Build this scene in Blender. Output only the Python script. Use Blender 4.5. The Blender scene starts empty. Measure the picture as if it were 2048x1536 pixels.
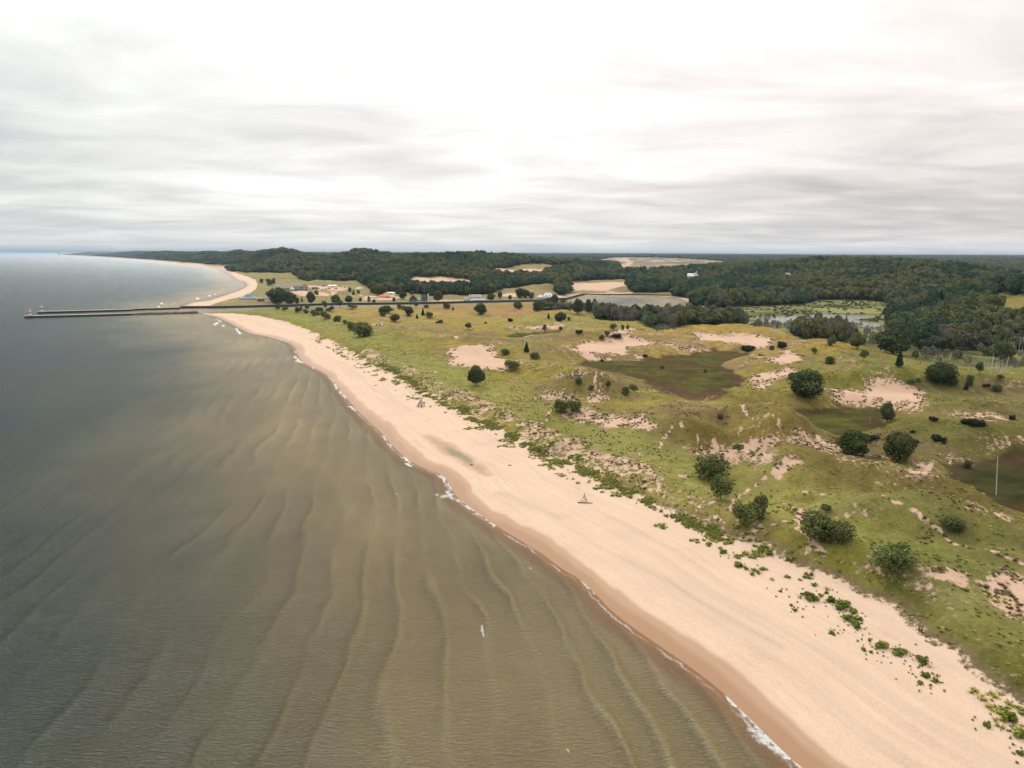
import bpy, math, random
import numpy as np
from mathutils import Matrix, Vector
R = math.radians
scene = bpy.context.scene
COL = scene.collection

# ------------------------------------------------------------------ camera
CAM_H = 60.0
F_PX = 1422.0                      # focal length in pixels of a 2048 wide frame
PITCH = math.atan((768 - 508.2) / F_PX)
ROLL = math.atan(10.4 / 2048)
cam_d = bpy.data.cameras.new('camera')
cam = bpy.data.objects.new('camera', cam_d); COL.objects.link(cam)
cam_d.sensor_width = 36.0
cam_d.lens = 36.0 * F_PX / 2048
cam_d.clip_start = 0.5; cam_d.clip_end = 200000
cam_m = Matrix.Rotation(math.pi / 2 - PITCH, 4, 'X') @ Matrix.Rotation(ROLL, 4, 'Z')
cam_m.translation = Vector((0, 0, CAM_H))
cam.matrix_world = cam_m
scene.camera = cam

# ------------------------------------------------------------------ light
SUN_EL, SUN_AZ = 40, -18           # azimuth from straight ahead, minus = left
world = bpy.data.worlds.new('World'); scene.world = world
world.use_nodes = True
wn, wl = world.node_tree.nodes, world.node_tree.links
wn.clear()
def N(nt, typ, **kw):
    n = nt.nodes.new(typ)
    for k, v in kw.items():
        if k == 'inp':
            for a, b in v.items(): n.inputs[a].default_value = b
        else: setattr(n, k, v)
    return n
def math_node(nt, op, a, b=None, c=None, clamp=False):
    n = nt.nodes.new('ShaderNodeMath'); n.operation = op; n.use_clamp = clamp
    for i, v in enumerate((a, b, c)):
        if v is None: continue
        if isinstance(v, (int, float)): n.inputs[i].default_value = v
        else: nt.links.new(v, n.inputs[i])
    return n.outputs[0]
def ramp(nt, fac, stops, interp='LINEAR'):
    n = nt.nodes.new('ShaderNodeValToRGB'); cr = n.color_ramp; cr.interpolation = interp
    while len(cr.elements) > 1: cr.elements.remove(cr.elements[-1])
    cr.elements[0].position = stops[0][0]; cr.elements[0].color = col4(stops[0][1])
    for p, c in stops[1:]:
        e = cr.elements.new(p); e.color = col4(c)
    nt.links.new(fac, n.inputs[0]); return n.outputs[0]
def col4(c):
    if isinstance(c, (int, float)): return (c, c, c, 1)
    return (c[0], c[1], c[2], 1)
def mixc(nt, fac, a, b, mode='MIX'):
    n = nt.nodes.new('ShaderNodeMix'); n.data_type = 'RGBA'; n.blend_type = mode
    n.clamp_factor = True
    for sock, v in ((n.inputs[0], fac), (n.inputs[6], a), (n.inputs[7], b)):
        if isinstance(v, (int, float)): sock.default_value = v if sock.type == 'VALUE' else (v, v, v, 1)
        elif isinstance(v, tuple): sock.default_value = col4(v)
        else: nt.links.new(v, sock)
    return n.outputs[2]
def noise(nt, vec, scale, detail=4, rough=0.55, dist=0.0, w=None):
    n = nt.nodes.new('ShaderNodeTexNoise'); n.inputs['Scale'].default_value = scale
    n.inputs['Detail'].default_value = detail; n.inputs['Roughness'].default_value = rough
    n.inputs['Distortion'].default_value = dist
    nt.links.new(vec, n.inputs['Vector']); return n.outputs[0]
def mapping(nt, vec, scale=(1, 1, 1), rot=(0, 0, 0), loc=(0, 0, 0)):
    n = nt.nodes.new('ShaderNodeMapping'); n.inputs['Scale'].default_value = scale
    n.inputs['Rotation'].default_value = rot; n.inputs['Location'].default_value = loc
    nt.links.new(vec, n.inputs['Vector']); return n.outputs[0]

def build_world():
    nt = world.node_tree
    sky = N(nt, 'ShaderNodeTexSky'); sky.sky_type = 'NISHITA'; sky.sun_disc = False
    sky.sun_elevation = R(SUN_EL); sky.sun_rotation = R(SUN_AZ)
    bg1 = N(nt, 'ShaderNodeBackground'); bg1.inputs[1].default_value = 0.05
    nt.links.new(sky.outputs[0], bg1.inputs[0])
    # stratus deck: noise laid on a flat layer overhead, seen in perspective
    tc = N(nt, 'ShaderNodeTexCoord')
    sep = N(nt, 'ShaderNodeSeparateXYZ'); nt.links.new(tc.outputs['Generated'], sep.inputs[0])
    dx, dy, dz = sep.outputs
    zc = math_node(nt, 'MAXIMUM', dz, 0.0)
    zz = math_node(nt, 'ADD', zc, 0.075)
    u = math_node(nt, 'DIVIDE', dx, zz); v = math_node(nt, 'DIVIDE', dy, zz)
    comb = N(nt, 'ShaderNodeCombineXYZ'); nt.links.new(u, comb.inputs[0]); nt.links.new(v, comb.inputs[1])
    p1 = mapping(nt, comb.outputs[0], (0.85, 1.15, 1), (0, 0, R(8)), (3.1, 1.7, 0))
    n1 = noise(nt, p1, 1.0, 8, 0.56, 0.5)
    p2 = mapping(nt, comb.outputs[0], (0.20, 0.36, 1), (0, 0, R(-6)), (7.3, 4.2, 0))
    n2 = noise(nt, p2, 1.0, 4, 0.5, 0.3)
    s = math_node(nt, 'ADD', math_node(nt, 'MULTIPLY', n1, 0.62), math_node(nt, 'MULTIPLY', n2, 0.46))
    # thinner cloud towards the hidden sun, ahead and high
    dotn = N(nt, 'ShaderNodeVectorMath'); dotn.operation = 'DOT_PRODUCT'
    nt.links.new(tc.outputs['Generated'], dotn.inputs[0])
    el, az = R(24), R(-6)
    dotn.inputs[1].default_value = (math.sin(az) * math.cos(el), math.cos(az) * math.cos(el), math.sin(el))
    glow = math_node(nt, 'SUBTRACT', dotn.outputs['Value'], 0.84)
    glow = math_node(nt, 'MULTIPLY', glow, 1 / 0.16, clamp=True)
    lift = math_node(nt, 'MULTIPLY', math_node(nt, 'SUBTRACT', zc, 0.08, clamp=True), 0.95)
    s2 = math_node(nt, 'ADD', math_node(nt, 'ADD', s, lift), math_node(nt, 'MULTIPLY', glow, 0.17))
    c = ramp(nt, s2, [(0.36, (0.43, 0.425, 0.44)), (0.47, (0.52, 0.51, 0.515)), (0.57, (0.645, 0.625, 0.62)),
                      (0.68, (0.77, 0.745, 0.735)), (0.82, (0.93, 0.92, 0.90))])
    # cool on the lake side, slightly pink over the land
    side = math_node(nt, 'MULTIPLY_ADD', dx, 0.9, 0.5, clamp=True)
    tint = mixc(nt, side, (0.96, 1.0, 0.99), (1.045, 0.995, 0.965))
    c = mixc(nt, 1.0, c, tint, 'MULTIPLY')
    # pale band low over the horizon
    low = math_node(nt, 'SUBTRACT', 1.0, math_node(nt, 'DIVIDE', zc, 0.05), clamp=True)
    c = mixc(nt, math_node(nt, 'MULTIPLY', low, 0.5), c, (0.60, 0.625, 0.64))
    # overcast luminance grows towards the zenith
    up = math_node(nt, 'MULTIPLY_ADD', math_node(nt, 'SUBTRACT', zc, 0.45, clamp=True), 1.5, 1.0)
    bg2 = N(nt, 'ShaderNodeBackground'); nt.links.new(c, bg2.inputs[0]); nt.links.new(up, bg2.inputs[1])
    mx = N(nt, 'ShaderNodeMixShader'); mx.inputs[0].default_value = 0.94
    nt.links.new(bg1.outputs[0], mx.inputs[1]); nt.links.new(bg2.outputs[0], mx.inputs[2])
    out = N(nt, 'ShaderNodeOutputWorld'); nt.links.new(mx.outputs[0], out.inputs[0])
build_world()
sd = bpy.data.lights.new('sun', 'SUN'); sd.energy = 1.5; sd.angle = R(10); sd.color = (1.0, 0.95, 0.87)
so = bpy.data.objects.new('sun', sd); COL.objects.link(so)
_az, _el = R(SUN_AZ), R(SUN_EL)
_dir = Vector((math.sin(_az) * math.cos(_el), math.cos(_az) * math.cos(_el), math.sin(_el)))
so.rotation_euler = _dir.to_track_quat('Z', 'Y').to_euler()
scene.view_settings.view_transform = 'Standard'
scene.view_settings.look = 'None'
scene.view_settings.exposure = 0.38
scene.view_settings.gamma = 1.0
scene.cycles.use_denoising = True
scene.cycles.max_bounces = 6
scene.cycles.diffuse_bounces = 2
scene.cycles.glossy_bounces = 2
scene.cycles.transparent_max_bounces = 8
scene.cycles.use_adaptive_sampling = True
scene.cycles.adaptive_threshold = 0.01

# ------------------------------------------------------------------ numbers
CM = np.array([[cam_m[i][j] for j in range(3)] for i in range(3)])
def rays(px, py):
    px = np.asarray(px, float); py = np.asarray(py, float)
    d = np.stack([(px - 1024) / F_PX, -(py - 768) / F_PX, -np.ones_like(px)], -1)
    return d @ CM.T
def flat(pts, z=0.0):
    """map points read off the survey photo on to the level plane z"""
    a = np.array(pts, float); d = rays(a[:, 0], a[:, 1])
    dz = np.minimum(d[:, 2], -0.0008)
    t = (z - CAM_H) / dz
    return np.stack([d[:, 0] * t, d[:, 1] * t], -1)
def _hash(ix, iy, s):
    h = (ix.astype(np.int64) * 374761393 + iy.astype(np.int64) * 668265263 + s * 1442695041) & 0xffffffff
    h = ((h ^ (h >> 13)) * 1274126177) & 0xffffffff
    h = (h ^ (h >> 16)) & 0xffffffff
    return h.astype(float) / 4294967295.0
def vnoise(x, y, s=0):
    ix = np.floor(x); iy = np.floor(y); fx = x - ix; fy = y - iy
    fx = fx * fx * fx * (fx * (fx * 6 - 15) + 10); fy = fy * fy * fy * (fy * (fy * 6 - 15) + 10)
    a = _hash(ix, iy, s); b = _hash(ix + 1, iy, s); c = _hash(ix, iy + 1, s); d = _hash(ix + 1, iy + 1, s)
    return (a + (b - a) * fx) * (1 - fy) + (c + (d - c) * fx) * fy
def fbm(x, y, s=0, o=4, g=0.5):
    r = 0; a = 1; t = 0
    for k in range(o):
        r = r + a * vnoise(x * 2 ** k + 17.3 * k, y * 2 ** k - 9.1 * k, s + k); t += a; a *= g
    return r / t
def sstep(a, b, x):
    t = np.clip((x - a) / (b - a), 0, 1); return t * t * (3 - 2 * t)
def seg_dist(x, y, P, closed=False):
    best = np.full(x.shape, 1e18)
    n = len(P)
    for i in range(n if closed else n - 1):
        a = P[i]; b = P[(i + 1) % n]; e = b - a
        L = e @ e + 1e-9
        t = np.clip(((x - a[0]) * e[0] + (y - a[1]) * e[1]) / L, 0, 1)
        dd = (x - a[0] - t * e[0]) ** 2 + (y - a[1] - t * e[1]) ** 2
        np.minimum(best, dd, out=best)
    return np.sqrt(best)
def inside(x, y, P):
    r = np.zeros(x.shape, bool); n = len(P)
    for i in range(n):
        a = P[i]; b = P[(i + 1) % n]
        if a[1] == b[1]: continue
        c = ((a[1] > y) != (b[1] > y))
        xx = (b[0] - a[0]) * (y - a[1]) / (b[1] - a[1]) + a[0]
        r ^= c & (x < xx)
    return r
def sdist(x, y, P):
    d = seg_dist(x, y, P, True); return np.where(inside(x, y, P), d, -d)
def smooth_line(P, k=2):
    for _ in range(k):
        Q = [P[0]]
        for a, b in zip(P[:-1], P[1:]):
            Q += [a * .75 + b * .25, a * .25 + b * .75]
        Q.append(P[-1]); P = np.array(Q)
    return P
def poly_mask(x, y, P, soft, warp=0.0, s=50):
    """0..1, 0.5 on the outline; soft in metres"""
    out = np.zeros(x.shape)
    m = soft + warp
    sel = (x > P[:, 0].min() - m) & (x < P[:, 0].max() + m) & (y > P[:, 1].min() - m) & (y < P[:, 1].max() + m)
    if not sel.any(): return out
    xs, ys = x[sel], y[sel]
    if warp:
        f = 1.0 / (warp * 2.5)
        xs = xs + (fbm(xs * f, ys * f, s, 3) - .5) * 2 * warp; ys = ys + (fbm(xs * f + 31, ys * f, s + 9, 3) - .5) * 2 * warp
    out[sel] = np.clip(0.5 + sdist(xs, ys, P) / (2 * soft), 0, 1)
    return out

# ------------------------------------------------------------------ the lie of the land
SHORE_S = smooth_line(flat([(2060, 1850), (1830, 1700), (1700, 1612), (1600, 1536), (1540, 1480), (1490, 1430), (1443, 1384), (1387, 1340), (1335, 1304),
    (1279, 1266), (1223, 1224), (1192, 1190), (1157, 1157), (1126, 1141), (1078, 1104), (1049, 1087), (993, 1053),
    (955, 1027), (911, 994), (901, 974), (886, 950), (845, 936), (817, 921), (785, 894), (767, 870), (742, 847), (715, 823), (693, 796),
    (676, 776), (659, 752), (629, 736), (605, 725), (594, 708), (592, 696), (581, 686), (556, 679), (537, 673),
    (495, 666), (488, 660), (473, 653), (454, 643), (439, 636), (424, 631), (396, 627)]), 1)
SHORE_N = flat([(359, 616), (381, 606), (415, 602), (452, 590), (476, 582), (495, 572), (491, 565), (471, 558),
    (456, 547), (434, 537), (415, 533.5), (381, 530.5), (342, 526), (293, 521), (244, 517), (195, 514), (146, 511.2), (120, 509.3)])
CH_S = flat([(396, 627), (440, 623.5), (520, 619), (600, 617), (640, 616.5), (700, 616), (760, 614.5), (860, 612.5), (960, 611.5), (1060, 609), (1100, 608), (1140, 612),
    (1200, 618), (1280, 619), (1350, 613), (1374, 604)])
CH_N = flat([(1368, 600), (1352, 594), (1275, 591), (1214, 591), (1168, 590), (1153, 594), (1132, 600), (1067, 604), (960, 606), (860, 608.5), (760, 610), (664, 611), (560, 614.5), (440, 617.5), (359, 616)])
far_l = np.array([[-19000., 30000.], [-16000., 90000.], [-120000., 90000.], [-120000., -3000.], [60., -3000.], [75., -60.]])
WATER = np.concatenate([SHORE_S, CH_S, CH_N, SHORE_N, far_l])
MARSH_W = flat([(1515, 636), (1560, 634.5), (1600, 632), (1648, 627.5), (1700, 631), (1742, 636), (1700, 640), (1763, 652), (1764, 658), (1725, 654), (1683, 648),
    (1640, 646), (1600, 646), (1554, 644), (1534, 642)], 1.0)
POND = flat([(1048, 673), (1063, 669), (1085, 668), (1086, 674), (1063, 677), (1050, 676)], 2.0)

VEG_S = smooth_line(flat([(2500, 1660), (2048, 1412), (2000, 1378), (1960, 1350), (1900, 1312), (1840, 1275), (1815, 1240), (1790, 1222), (1740, 1200), (1680, 1168), (1610, 1143),
    (1560, 1120), (1500, 1092), (1440, 1070), (1380, 1045), (1320, 1012), (1260, 983), (1180, 947), (1100, 912), (1030, 883),
    (960, 845), (900, 812), (870, 796), (850, 790), (820, 772), (770, 747), (720, 718), (680, 692), (620, 664), (560, 643), (500, 632), (440, 624)], 1.5), 1)
VEG_N = flat([(400, 614), (440, 606), (490, 596), (512, 580), (515, 571), (512, 562), (495, 554), (462, 543), (434, 535.5), (400, 530), (342, 524), (293, 519.5), (244, 515.5), (195, 512.5), (146, 510.2), (120, 508.8)], 1.5)
INL_S = np.concatenate([VEG_S, CH_S, np.array([[900., 1100.], [9000., 1200.], [9000., -900.]])])
INL_N = np.concatenate([VEG_N, np.array([[-19000., 60000.], [90000., 60000.], [90000., 900.], [900., 1000.]]), CH_N[:-1]])

WETS = {  # damp hollows between the dunes, floor level given
 'w1': ([(1157, 732), (1181, 722), (1234, 723), (1298, 719), (1342, 712), (1400, 704), (1432, 701), (1492, 706), (1493, 712), (1457, 723), (1441, 728),
        (1473, 745), (1492, 755), (1479, 761), (1476, 769), (1504, 779), (1476, 782), (1447, 780), (1432, 783), (1451, 793), (1432, 799), (1400, 801),
        (1368, 797), (1339, 786), (1298, 775), (1280, 763), (1251, 751), (1210, 743), (1181, 738)], 1.4),
 'w2': ([(1495, 821), (1542, 818), (1621, 825), (1685, 815), (1764, 817), (1767, 837), (1764, 862), (1742, 867), (1716, 867), (1678, 875), (1637, 869),
        (1602, 859), (1577, 853), (1527, 843), (1504, 834)], 1.6),
 'w3': ([(1856, 962), (1894, 948), (1919, 938), (1938, 929), (1988, 919), (2200, 915), (2250, 1090), (2048, 1046), (2017, 1033), (1985, 1008), (1938, 992), (1890, 980)], 1.4),
 'w4': ([(1004, 672), (1031, 667), (1080, 665), (1119, 662), (1114, 667), (1092, 676), (1063, 679), (1031, 679)], 1.6),
 'marsh': ([(1400, 640), (1425, 622), (1470, 614), (1560, 607), (1610, 603), (1650, 596), (1744, 597), (1790, 606), (1800, 625), (1780, 650), (1830, 672), (1900, 690), (2048, 700), (2120, 705), (2120, 745), (2000, 740), (1900, 735),
        (1760, 700), (1690, 690), (1600, 676), (1500, 655)], 1.2)}
for k in WETS: WETS[k] = (flat(WETS[k][0], WETS[k][1]), WETS[k][1])
def g(px, py, z=3): return flat([(px, py)], z)[0]
def at_d(px, d):
    """ground point in the direction of photo column px, d metres away"""
    r = rays([px], [508.])[0]; k = d / math.hypot(r[0], r[1]); return np.array([r[0] * k, r[1] * k])
W_EDGE = flat([(120, 509), (146, 510), (195, 512.3), (244, 515), (293, 518.5), (342, 523), (381, 527), (415, 530), (440, 534), (462, 543), (519, 547), (584, 547), (602, 563), (626, 568), (710, 565), (732, 577), (757, 588),
    (800, 588), (860, 594), (925, 592), (985, 590), (1010, 580), (1060, 578), (1105, 580), (1120, 589), (1138, 586), (1137, 566), (1253, 563), (1262, 584), (1343, 585), (1352, 598), (1378, 604), (1421, 618), (1462, 611),
    (1605, 606), (1640, 597), (1744, 598), (1769, 603), (1795, 612), (1766, 648), (1800, 672), (1850, 699), (1960, 697), (2130, 690)], 3.0)
WOOD_N = np.concatenate([W_EDGE, np.array([[1800., 640.], [60000., 700.], [60000., 60000.], [-17000., 60000.]])])
def hz(px): return 503.0 + px * 10.4 / 2048
# forest hills: column, distance, crest line in the photo, half sizes (across, along), trees on top
HILLS = []
for px, d, yt, rx, ry in [(245, 7200, 500.5, 700, 900), (300, 6100, 500.2, 330, 500), (360, 5200, 502.0, 420, 600), (420, 4000, 501.5, 380, 500), (496, 3000, 498.6, 190, 330), (545, 2750, 503, 260, 400),
        (590, 2300, 507.5, 260, 330), (655, 2200, 508, 170, 260), (700, 2150, 509.0, 95, 230), (745, 2050, 509.5, 170, 300), (840, 1900, 508.0, 200, 300), (640, 1750, 519, 200, 180), (780, 1600, 524, 230, 170),
        (940, 1900, 510.0, 210, 300), (1020, 2100, 513, 260, 320), (900, 1500, 530, 200, 150), (980, 1450, 540, 160, 120),
        (1593, 1750, 524, 210, 380), (1690, 1600, 527, 190, 300), (1480, 1700, 530, 220, 330), (1790, 1500, 523, 190, 260), (1640, 1250, 545, 150, 170), (1500, 1300, 548, 150, 150), (1390, 1350, 556, 110, 130),
        (2080, 800, 523, 105, 150), (1990, 850, 535, 70, 120), (1900, 900, 560, 80, 110), (2180, 780, 522, 100, 190), (2010, 690, 588, 42, 45)]:
    c = at_d(px, d); top = CAM_H - (yt - hz(px)) / F_PX * d - 14
    HILLS.append((c, rx, ry, max(top - 2, 4)))
DUNES = []   # px, py, height, radius across, radius along, turn
for px, py, h, rx, ry, a in [(1563, 892, 6.0, 9, 10, 10), (1545, 872, 3.5, 14, 7, 0), (1150, 792, 4.2, 14, 8, -20), (1205, 800, 4.0, 9, 12, 20), (1118, 800, 2.5, 12, 8, 0), (1320, 850, 3.0, 11, 9, 0),
        (1370, 880, 3.6, 16, 10, -15), (1470, 866, 3.2, 16, 7, 0), (1385, 664, 1.3, 26, 12, 0), (1470, 662, 2.2, 34, 11, 5), (1555, 671, 1.8, 26, 11, -8), (1615, 692, 1.8, 20, 11, -25), (1645, 714, 1.6, 12, 11, -30),
        (1590, 728, 2.0, 16, 8, 0), (1350, 690, 1.5, 22, 10, 10), (1290, 700, 1.6, 22, 8, 0), (1180, 684, 2.5, 20, 12, 0), (1095, 716, 2.8, 16, 10, 0), (1060, 712, 2.0, 12, 8, 0), (935, 694, 2.5, 18, 6, 0), (1075, 652, 2.6, 22, 7, 0),
        (1760, 778, 3.5, 24, 9, 0), (1640, 980, 2.6, 22, 8, -10), (1760, 1005, 2.8, 22, 7, -25), (1900, 1080, 2.5, 18, 8, -35), (1700, 1060, 2.2, 18, 8, -15), (1590, 960, 2.6, 14, 6, 0),
        (1880, 1160, 2.5, 18, 6, -30), (1440, 960, 1.8, 12, 8, 0), (1940, 840, 2.5, 30, 8, 0), (1985, 790, 3.0, 30, 8, -8), (1000, 575, 7, 60, 30, 0), (1090, 580, 9, 40, 30, 0), (640, 570, 5, 50, 18, 0), (575, 560, 6, 60, 20, 0), (760, 593, 3, 30, 14, 0)]:
    DUNES.append((g(px, py), h, rx, ry, R(a)))
DUNES = [(c, h * 1.85 if c[1] < 420 else h * 1.3 if c[1] < 620 else h, rx, ry, t) for c, h, rx, ry, t in DUNES]
for cx, cy, w_, d_ in [(952, 717, 20, 17), (1225, 692, 30, 16), (1465, 682, 26, 14), (1572, 716, 12, 8), (1550, 750, 16, 8), (1750, 794, 22, 9), (1578, 924, 8, 4.5), (1290, 841, 9, 5), (1180, 752, 9, 5), (1200, 845, 10, 5), (1440, 905, 14, 7), (1840, 935, 9, 5), (2040, 870, 8, 5), (1120, 908, 8, 4), (1860, 1150, 7, 4), (2010, 1185, 9, 6), (1604, 1029, 3, 2)]:
    c = g(cx, cy); u_ = c / np.hypot(*c)
    DUNES.append((c, -2.3 if w_ > 10 else -1.5, w_, d_, -math.atan2(c[0], c[1])))
    DUNES.append((c + u_ * d_ * 1.25, 2.4 if w_ > 10 else 1.6, w_ * 1.05, d_ * .42, -math.atan2(c[0], c[1])))
def ground_h(x, y):
    x = np.asarray(x, float); y = np.asarray(y, float)
    out = np.empty(x.shape); fl = out.reshape(-1); xf = x.reshape(-1); yf = y.reshape(-1)
    dsh = np.empty(xf.shape); dv = np.empty(xf.shape)
    for i in range(0, len(xf), 200000):
        sl = slice(i, i + 200000)
        fl[sl], dsh[sl], dv[sl] = _gh(xf[sl], yf[sl])
    return out, dsh.reshape(x.shape), dv.reshape(x.shape)
def _gh(x, y):
    r = np.hypot(x, y)
    sh = -sdist(x, y, WATER)                       # + on land
    dv = np.maximum(sdist(x, y, INL_S), sdist(x, y, INL_N))
    cosh = seg_dist(x, y, np.concatenate([CH_S, CH_N]))
    beach = np.where(sh > 0, 1.7 * (1 - np.exp(-np.maximum(sh, 0) / 13)) + 0.012 * np.minimum(sh, 60), np.maximum(sh * 0.07, -4))
    beach += sstep(4, 14, sh) * (fbm(x / 14, y / 30, 3, 3) - .5) * 0.35
    inl = sstep(-3, 10, dv)
    nearch = sstep(6, 40, cosh)
    z = beach + nearch * (inl * 1.3 + 2.1 * np.exp(-((dv - 7) / 7) ** 2) * (0.5 + 1.0 * fbm(x / 18, y / 18, 5, 3)))
    amp = sstep(6, 45, dv) * sstep(8, 60, cosh)
    rid = 1 - np.abs(2 * fbm(x / 55, y / 40, 7, 4) - 1) * 1.6
    z += amp * ((fbm(x / 80, y / 50, 8, 3) - .45) * 6.5 + rid * 2.2 + (fbm(x / 20, y / 14, 11, 3) - .5) * 2.2)
    for c, h, rx, ry, a in DUNES:
        ux = x - c[0]; uy = y - c[1]
        near = (np.abs(ux) < 4 * max(rx, ry)) & (np.abs(uy) < 4 * max(rx, ry))
        if not near.any(): continue
        ux, uy = ux[near], uy[near]
        p = ux * math.cos(a) + uy * math.sin(a); q = -ux * math.sin(a) + uy * math.cos(a)
        e = np.sqrt((p / rx) ** 2 + (q / ry) ** 2)
        e = e * (0.8 + 0.5 * fbm(x[near] / 9, y[near] / 9, 23, 3))
        z[near] += h * np.maximum(0, np.exp(-e ** 1.6) - 0.02)
    # wooded hills behind
    s = 0
    ang = np.arctan2(x, y)
    for c, rx, ry, h in HILLS:
        ca = math.atan2(c[0], c[1]); d0 = math.hypot(*c)
        p = (ang - ca) * d0; q = r - d0
        s = s + (h * np.exp(-(p / rx) ** 2 * .8 - (q / ry) ** 2 * .8)) ** 4
    hill = s ** .25
    hill *= sstep(20, 130, sh)
    hill *= 0.58 + 0.84 * fbm(x / 230, y / 230, 31, 4)
    far = r > 450; wd = np.zeros(x.shape); wd[far] = sdist(x[far], y[far], WOOD_N); hill *= sstep(-5, 230, wd) * .75 + .25 * sstep(-5, 60, wd)
    back = sstep(2300, 6500, r) * 22 + sstep(5000, 14000, r) * (22 + 16 * fbm(x / 2200, y / 2200, 37, 4)) + sstep(1300, 2400, r) * 12
    back *= sstep(30, 700, sh)
    z = np.where(y > 500, z * (.12 + .88 * sstep(4, 75, cosh)), z)
    z += np.maximum(hill, back) * (r > 500) * sstep(0, 60, dv)
    for k, (P, lev) in WETS.items():
        w = 24 if k != 'marsh' else 60
        m = np.zeros(x.shape); sel = (x > P[:, 0].min() - w) & (x < P[:, 0].max() + w) & (y > P[:, 1].min() - w) & (y < P[:, 1].max() + w)
        if not sel.any(): continue
        sdd = sdist(x[sel], y[sel], P)
        m = sstep(-w * .45, 1.5, sdd) * 0.97
        z[sel] = z[sel] * (1 - m) + (lev + (fbm(x[sel] / 6, y[sel] / 6, 41, 2) - .5) * 0.25) * m
    m = sstep(-14, 2, sdist(x, y, MARSH_W)); z = z * (1 - m) + (0.6) * m
    m = sstep(-8, 1, sdist(x, y, POND)); z = z * (1 - m) + (1.2) * m
    return z, sh, dv
def on_ground(pts):
    """first hit of the sight lines with the land: real 3-D positions"""
    a = np.array(pts, float); d = rays(a[:, 0], a[:, 1])
    k = np.hypot(d[:, 0], d[:, 1]); ux, uy, uz = d[:, 0] / k, d[:, 1] / k, d[:, 2] / k
    n = 420
    dist = np.geomspace(70, 16000, n)
    X = ux[:, None] * dist; Y = uy[:, None] * dist; Z = CAM_H + uz[:, None] * dist
    H = ground_h(X, Y)[0]
    below = Z < H
    i = np.argmax(below, 1); i = np.where(below.any(1), i, n - 1); i = np.maximum(i, 1)
    j = np.arange(len(a)); g1 = Z[j, i] - H[j, i]; g0 = Z[j, i - 1] - H[j, i - 1]
    t = np.clip(g0 / (g0 - g1 + 1e-9), 0, 1)
    dd = dist[i - 1] * (1 - t) + dist[i] * t
    x, y = ux * dd, uy * dd
    return np.stack([x, y, ground_h(x, y)[0]], -1)
def lin(c):
    c = np.array(c, float) / 255; return np.where(c <= .04045, c / 12.92, ((c + .055) / 1.055) ** 2.4)

# ------------------------------------------------------------------ mesh helpers
def prop(o, label=None, cat=None, group=None, kind=None):
    if label: o['label'] = label
    if cat: o['category'] = cat
    if group: o['group'] = group
    if kind: o['kind'] = kind
    return o
def np_mesh(name, V, quads=None, tris=None, mat=None, smooth=True):
    me = bpy.data.meshes.new(name)
    V = np.asarray(V, np.float32)
    me.vertices.add(len(V)); me.vertices.foreach_set('co', V.ravel())
    idx = []; starts = []; tot = []
    pos = 0
    for arr, k in ((quads, 4), (tris, 3)):
        if arr is None or len(arr) == 0: continue
        arr = np.asarray(arr, np.int32)
        idx.append(arr.ravel()); starts.append(pos + np.arange(len(arr)) * k); pos += arr.size
    idx = np.concatenate(idx); st = np.concatenate(starts).astype(np.int32)
    me.loops.add(len(idx)); me.loops.foreach_set('vertex_index', idx)
    me.polygons.add(len(st)); me.polygons.foreach_set('loop_start', st)
    me.update(calc_edges=True)
    me.polygons.foreach_set('use_smooth', np.full(len(st), smooth))
    if mat: me.materials.append(mat)
    me.validate()
    return me
def obj_of(name, me, parent=None):
    o = bpy.data.objects.new(name, me); COL.objects.link(o)
    if parent is not None: o.parent = parent
    return o
def fattr(me, name, vals):
    a = me.attributes.new(name, 'FLOAT', 'POINT'); a.data.foreach_set('value', np.asarray(vals, np.float32))
def cattr(me, name, cols):
    a = me.attributes.new(name, 'FLOAT_COLOR', 'POINT')
    c = np.ones((len(cols), 4), np.float32); c[:, :3] = cols; a.data.foreach_set('color', c.ravel())

# fan of rows and columns: fine where the eye is close, coarse far off
def fan(max_r, da, rat, kpx):
    rs = [14.0]
    while rs[-1] < max_r:
        d = rs[-1]; sl = math.hypot(d, CAM_H)
        step = min(d * rat, kpx * sl * sl / (F_PX * CAM_H))
        if d < 60: step = 4
        rs.append(d + step)
    rs = np.array(rs)
    inner = np.arange(-39.5, 40.5, da)
    outer = np.arange(41, 88, 1.5)
    an = np.radians(np.concatenate([-outer[::-1], inner, outer]))
    A, Rr = np.meshgrid(an, rs)
    return np.sin(A) * Rr, np.cos(A) * Rr
def grid_faces(nr, nc):
    i = np.arange(nr - 1)[:, None] * nc + np.arange(nc - 1)[None, :]
    return np.stack([i, i + nc, i + nc + 1, i + 1], -1).reshape(-1, 4)[:, ::-1]

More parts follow.
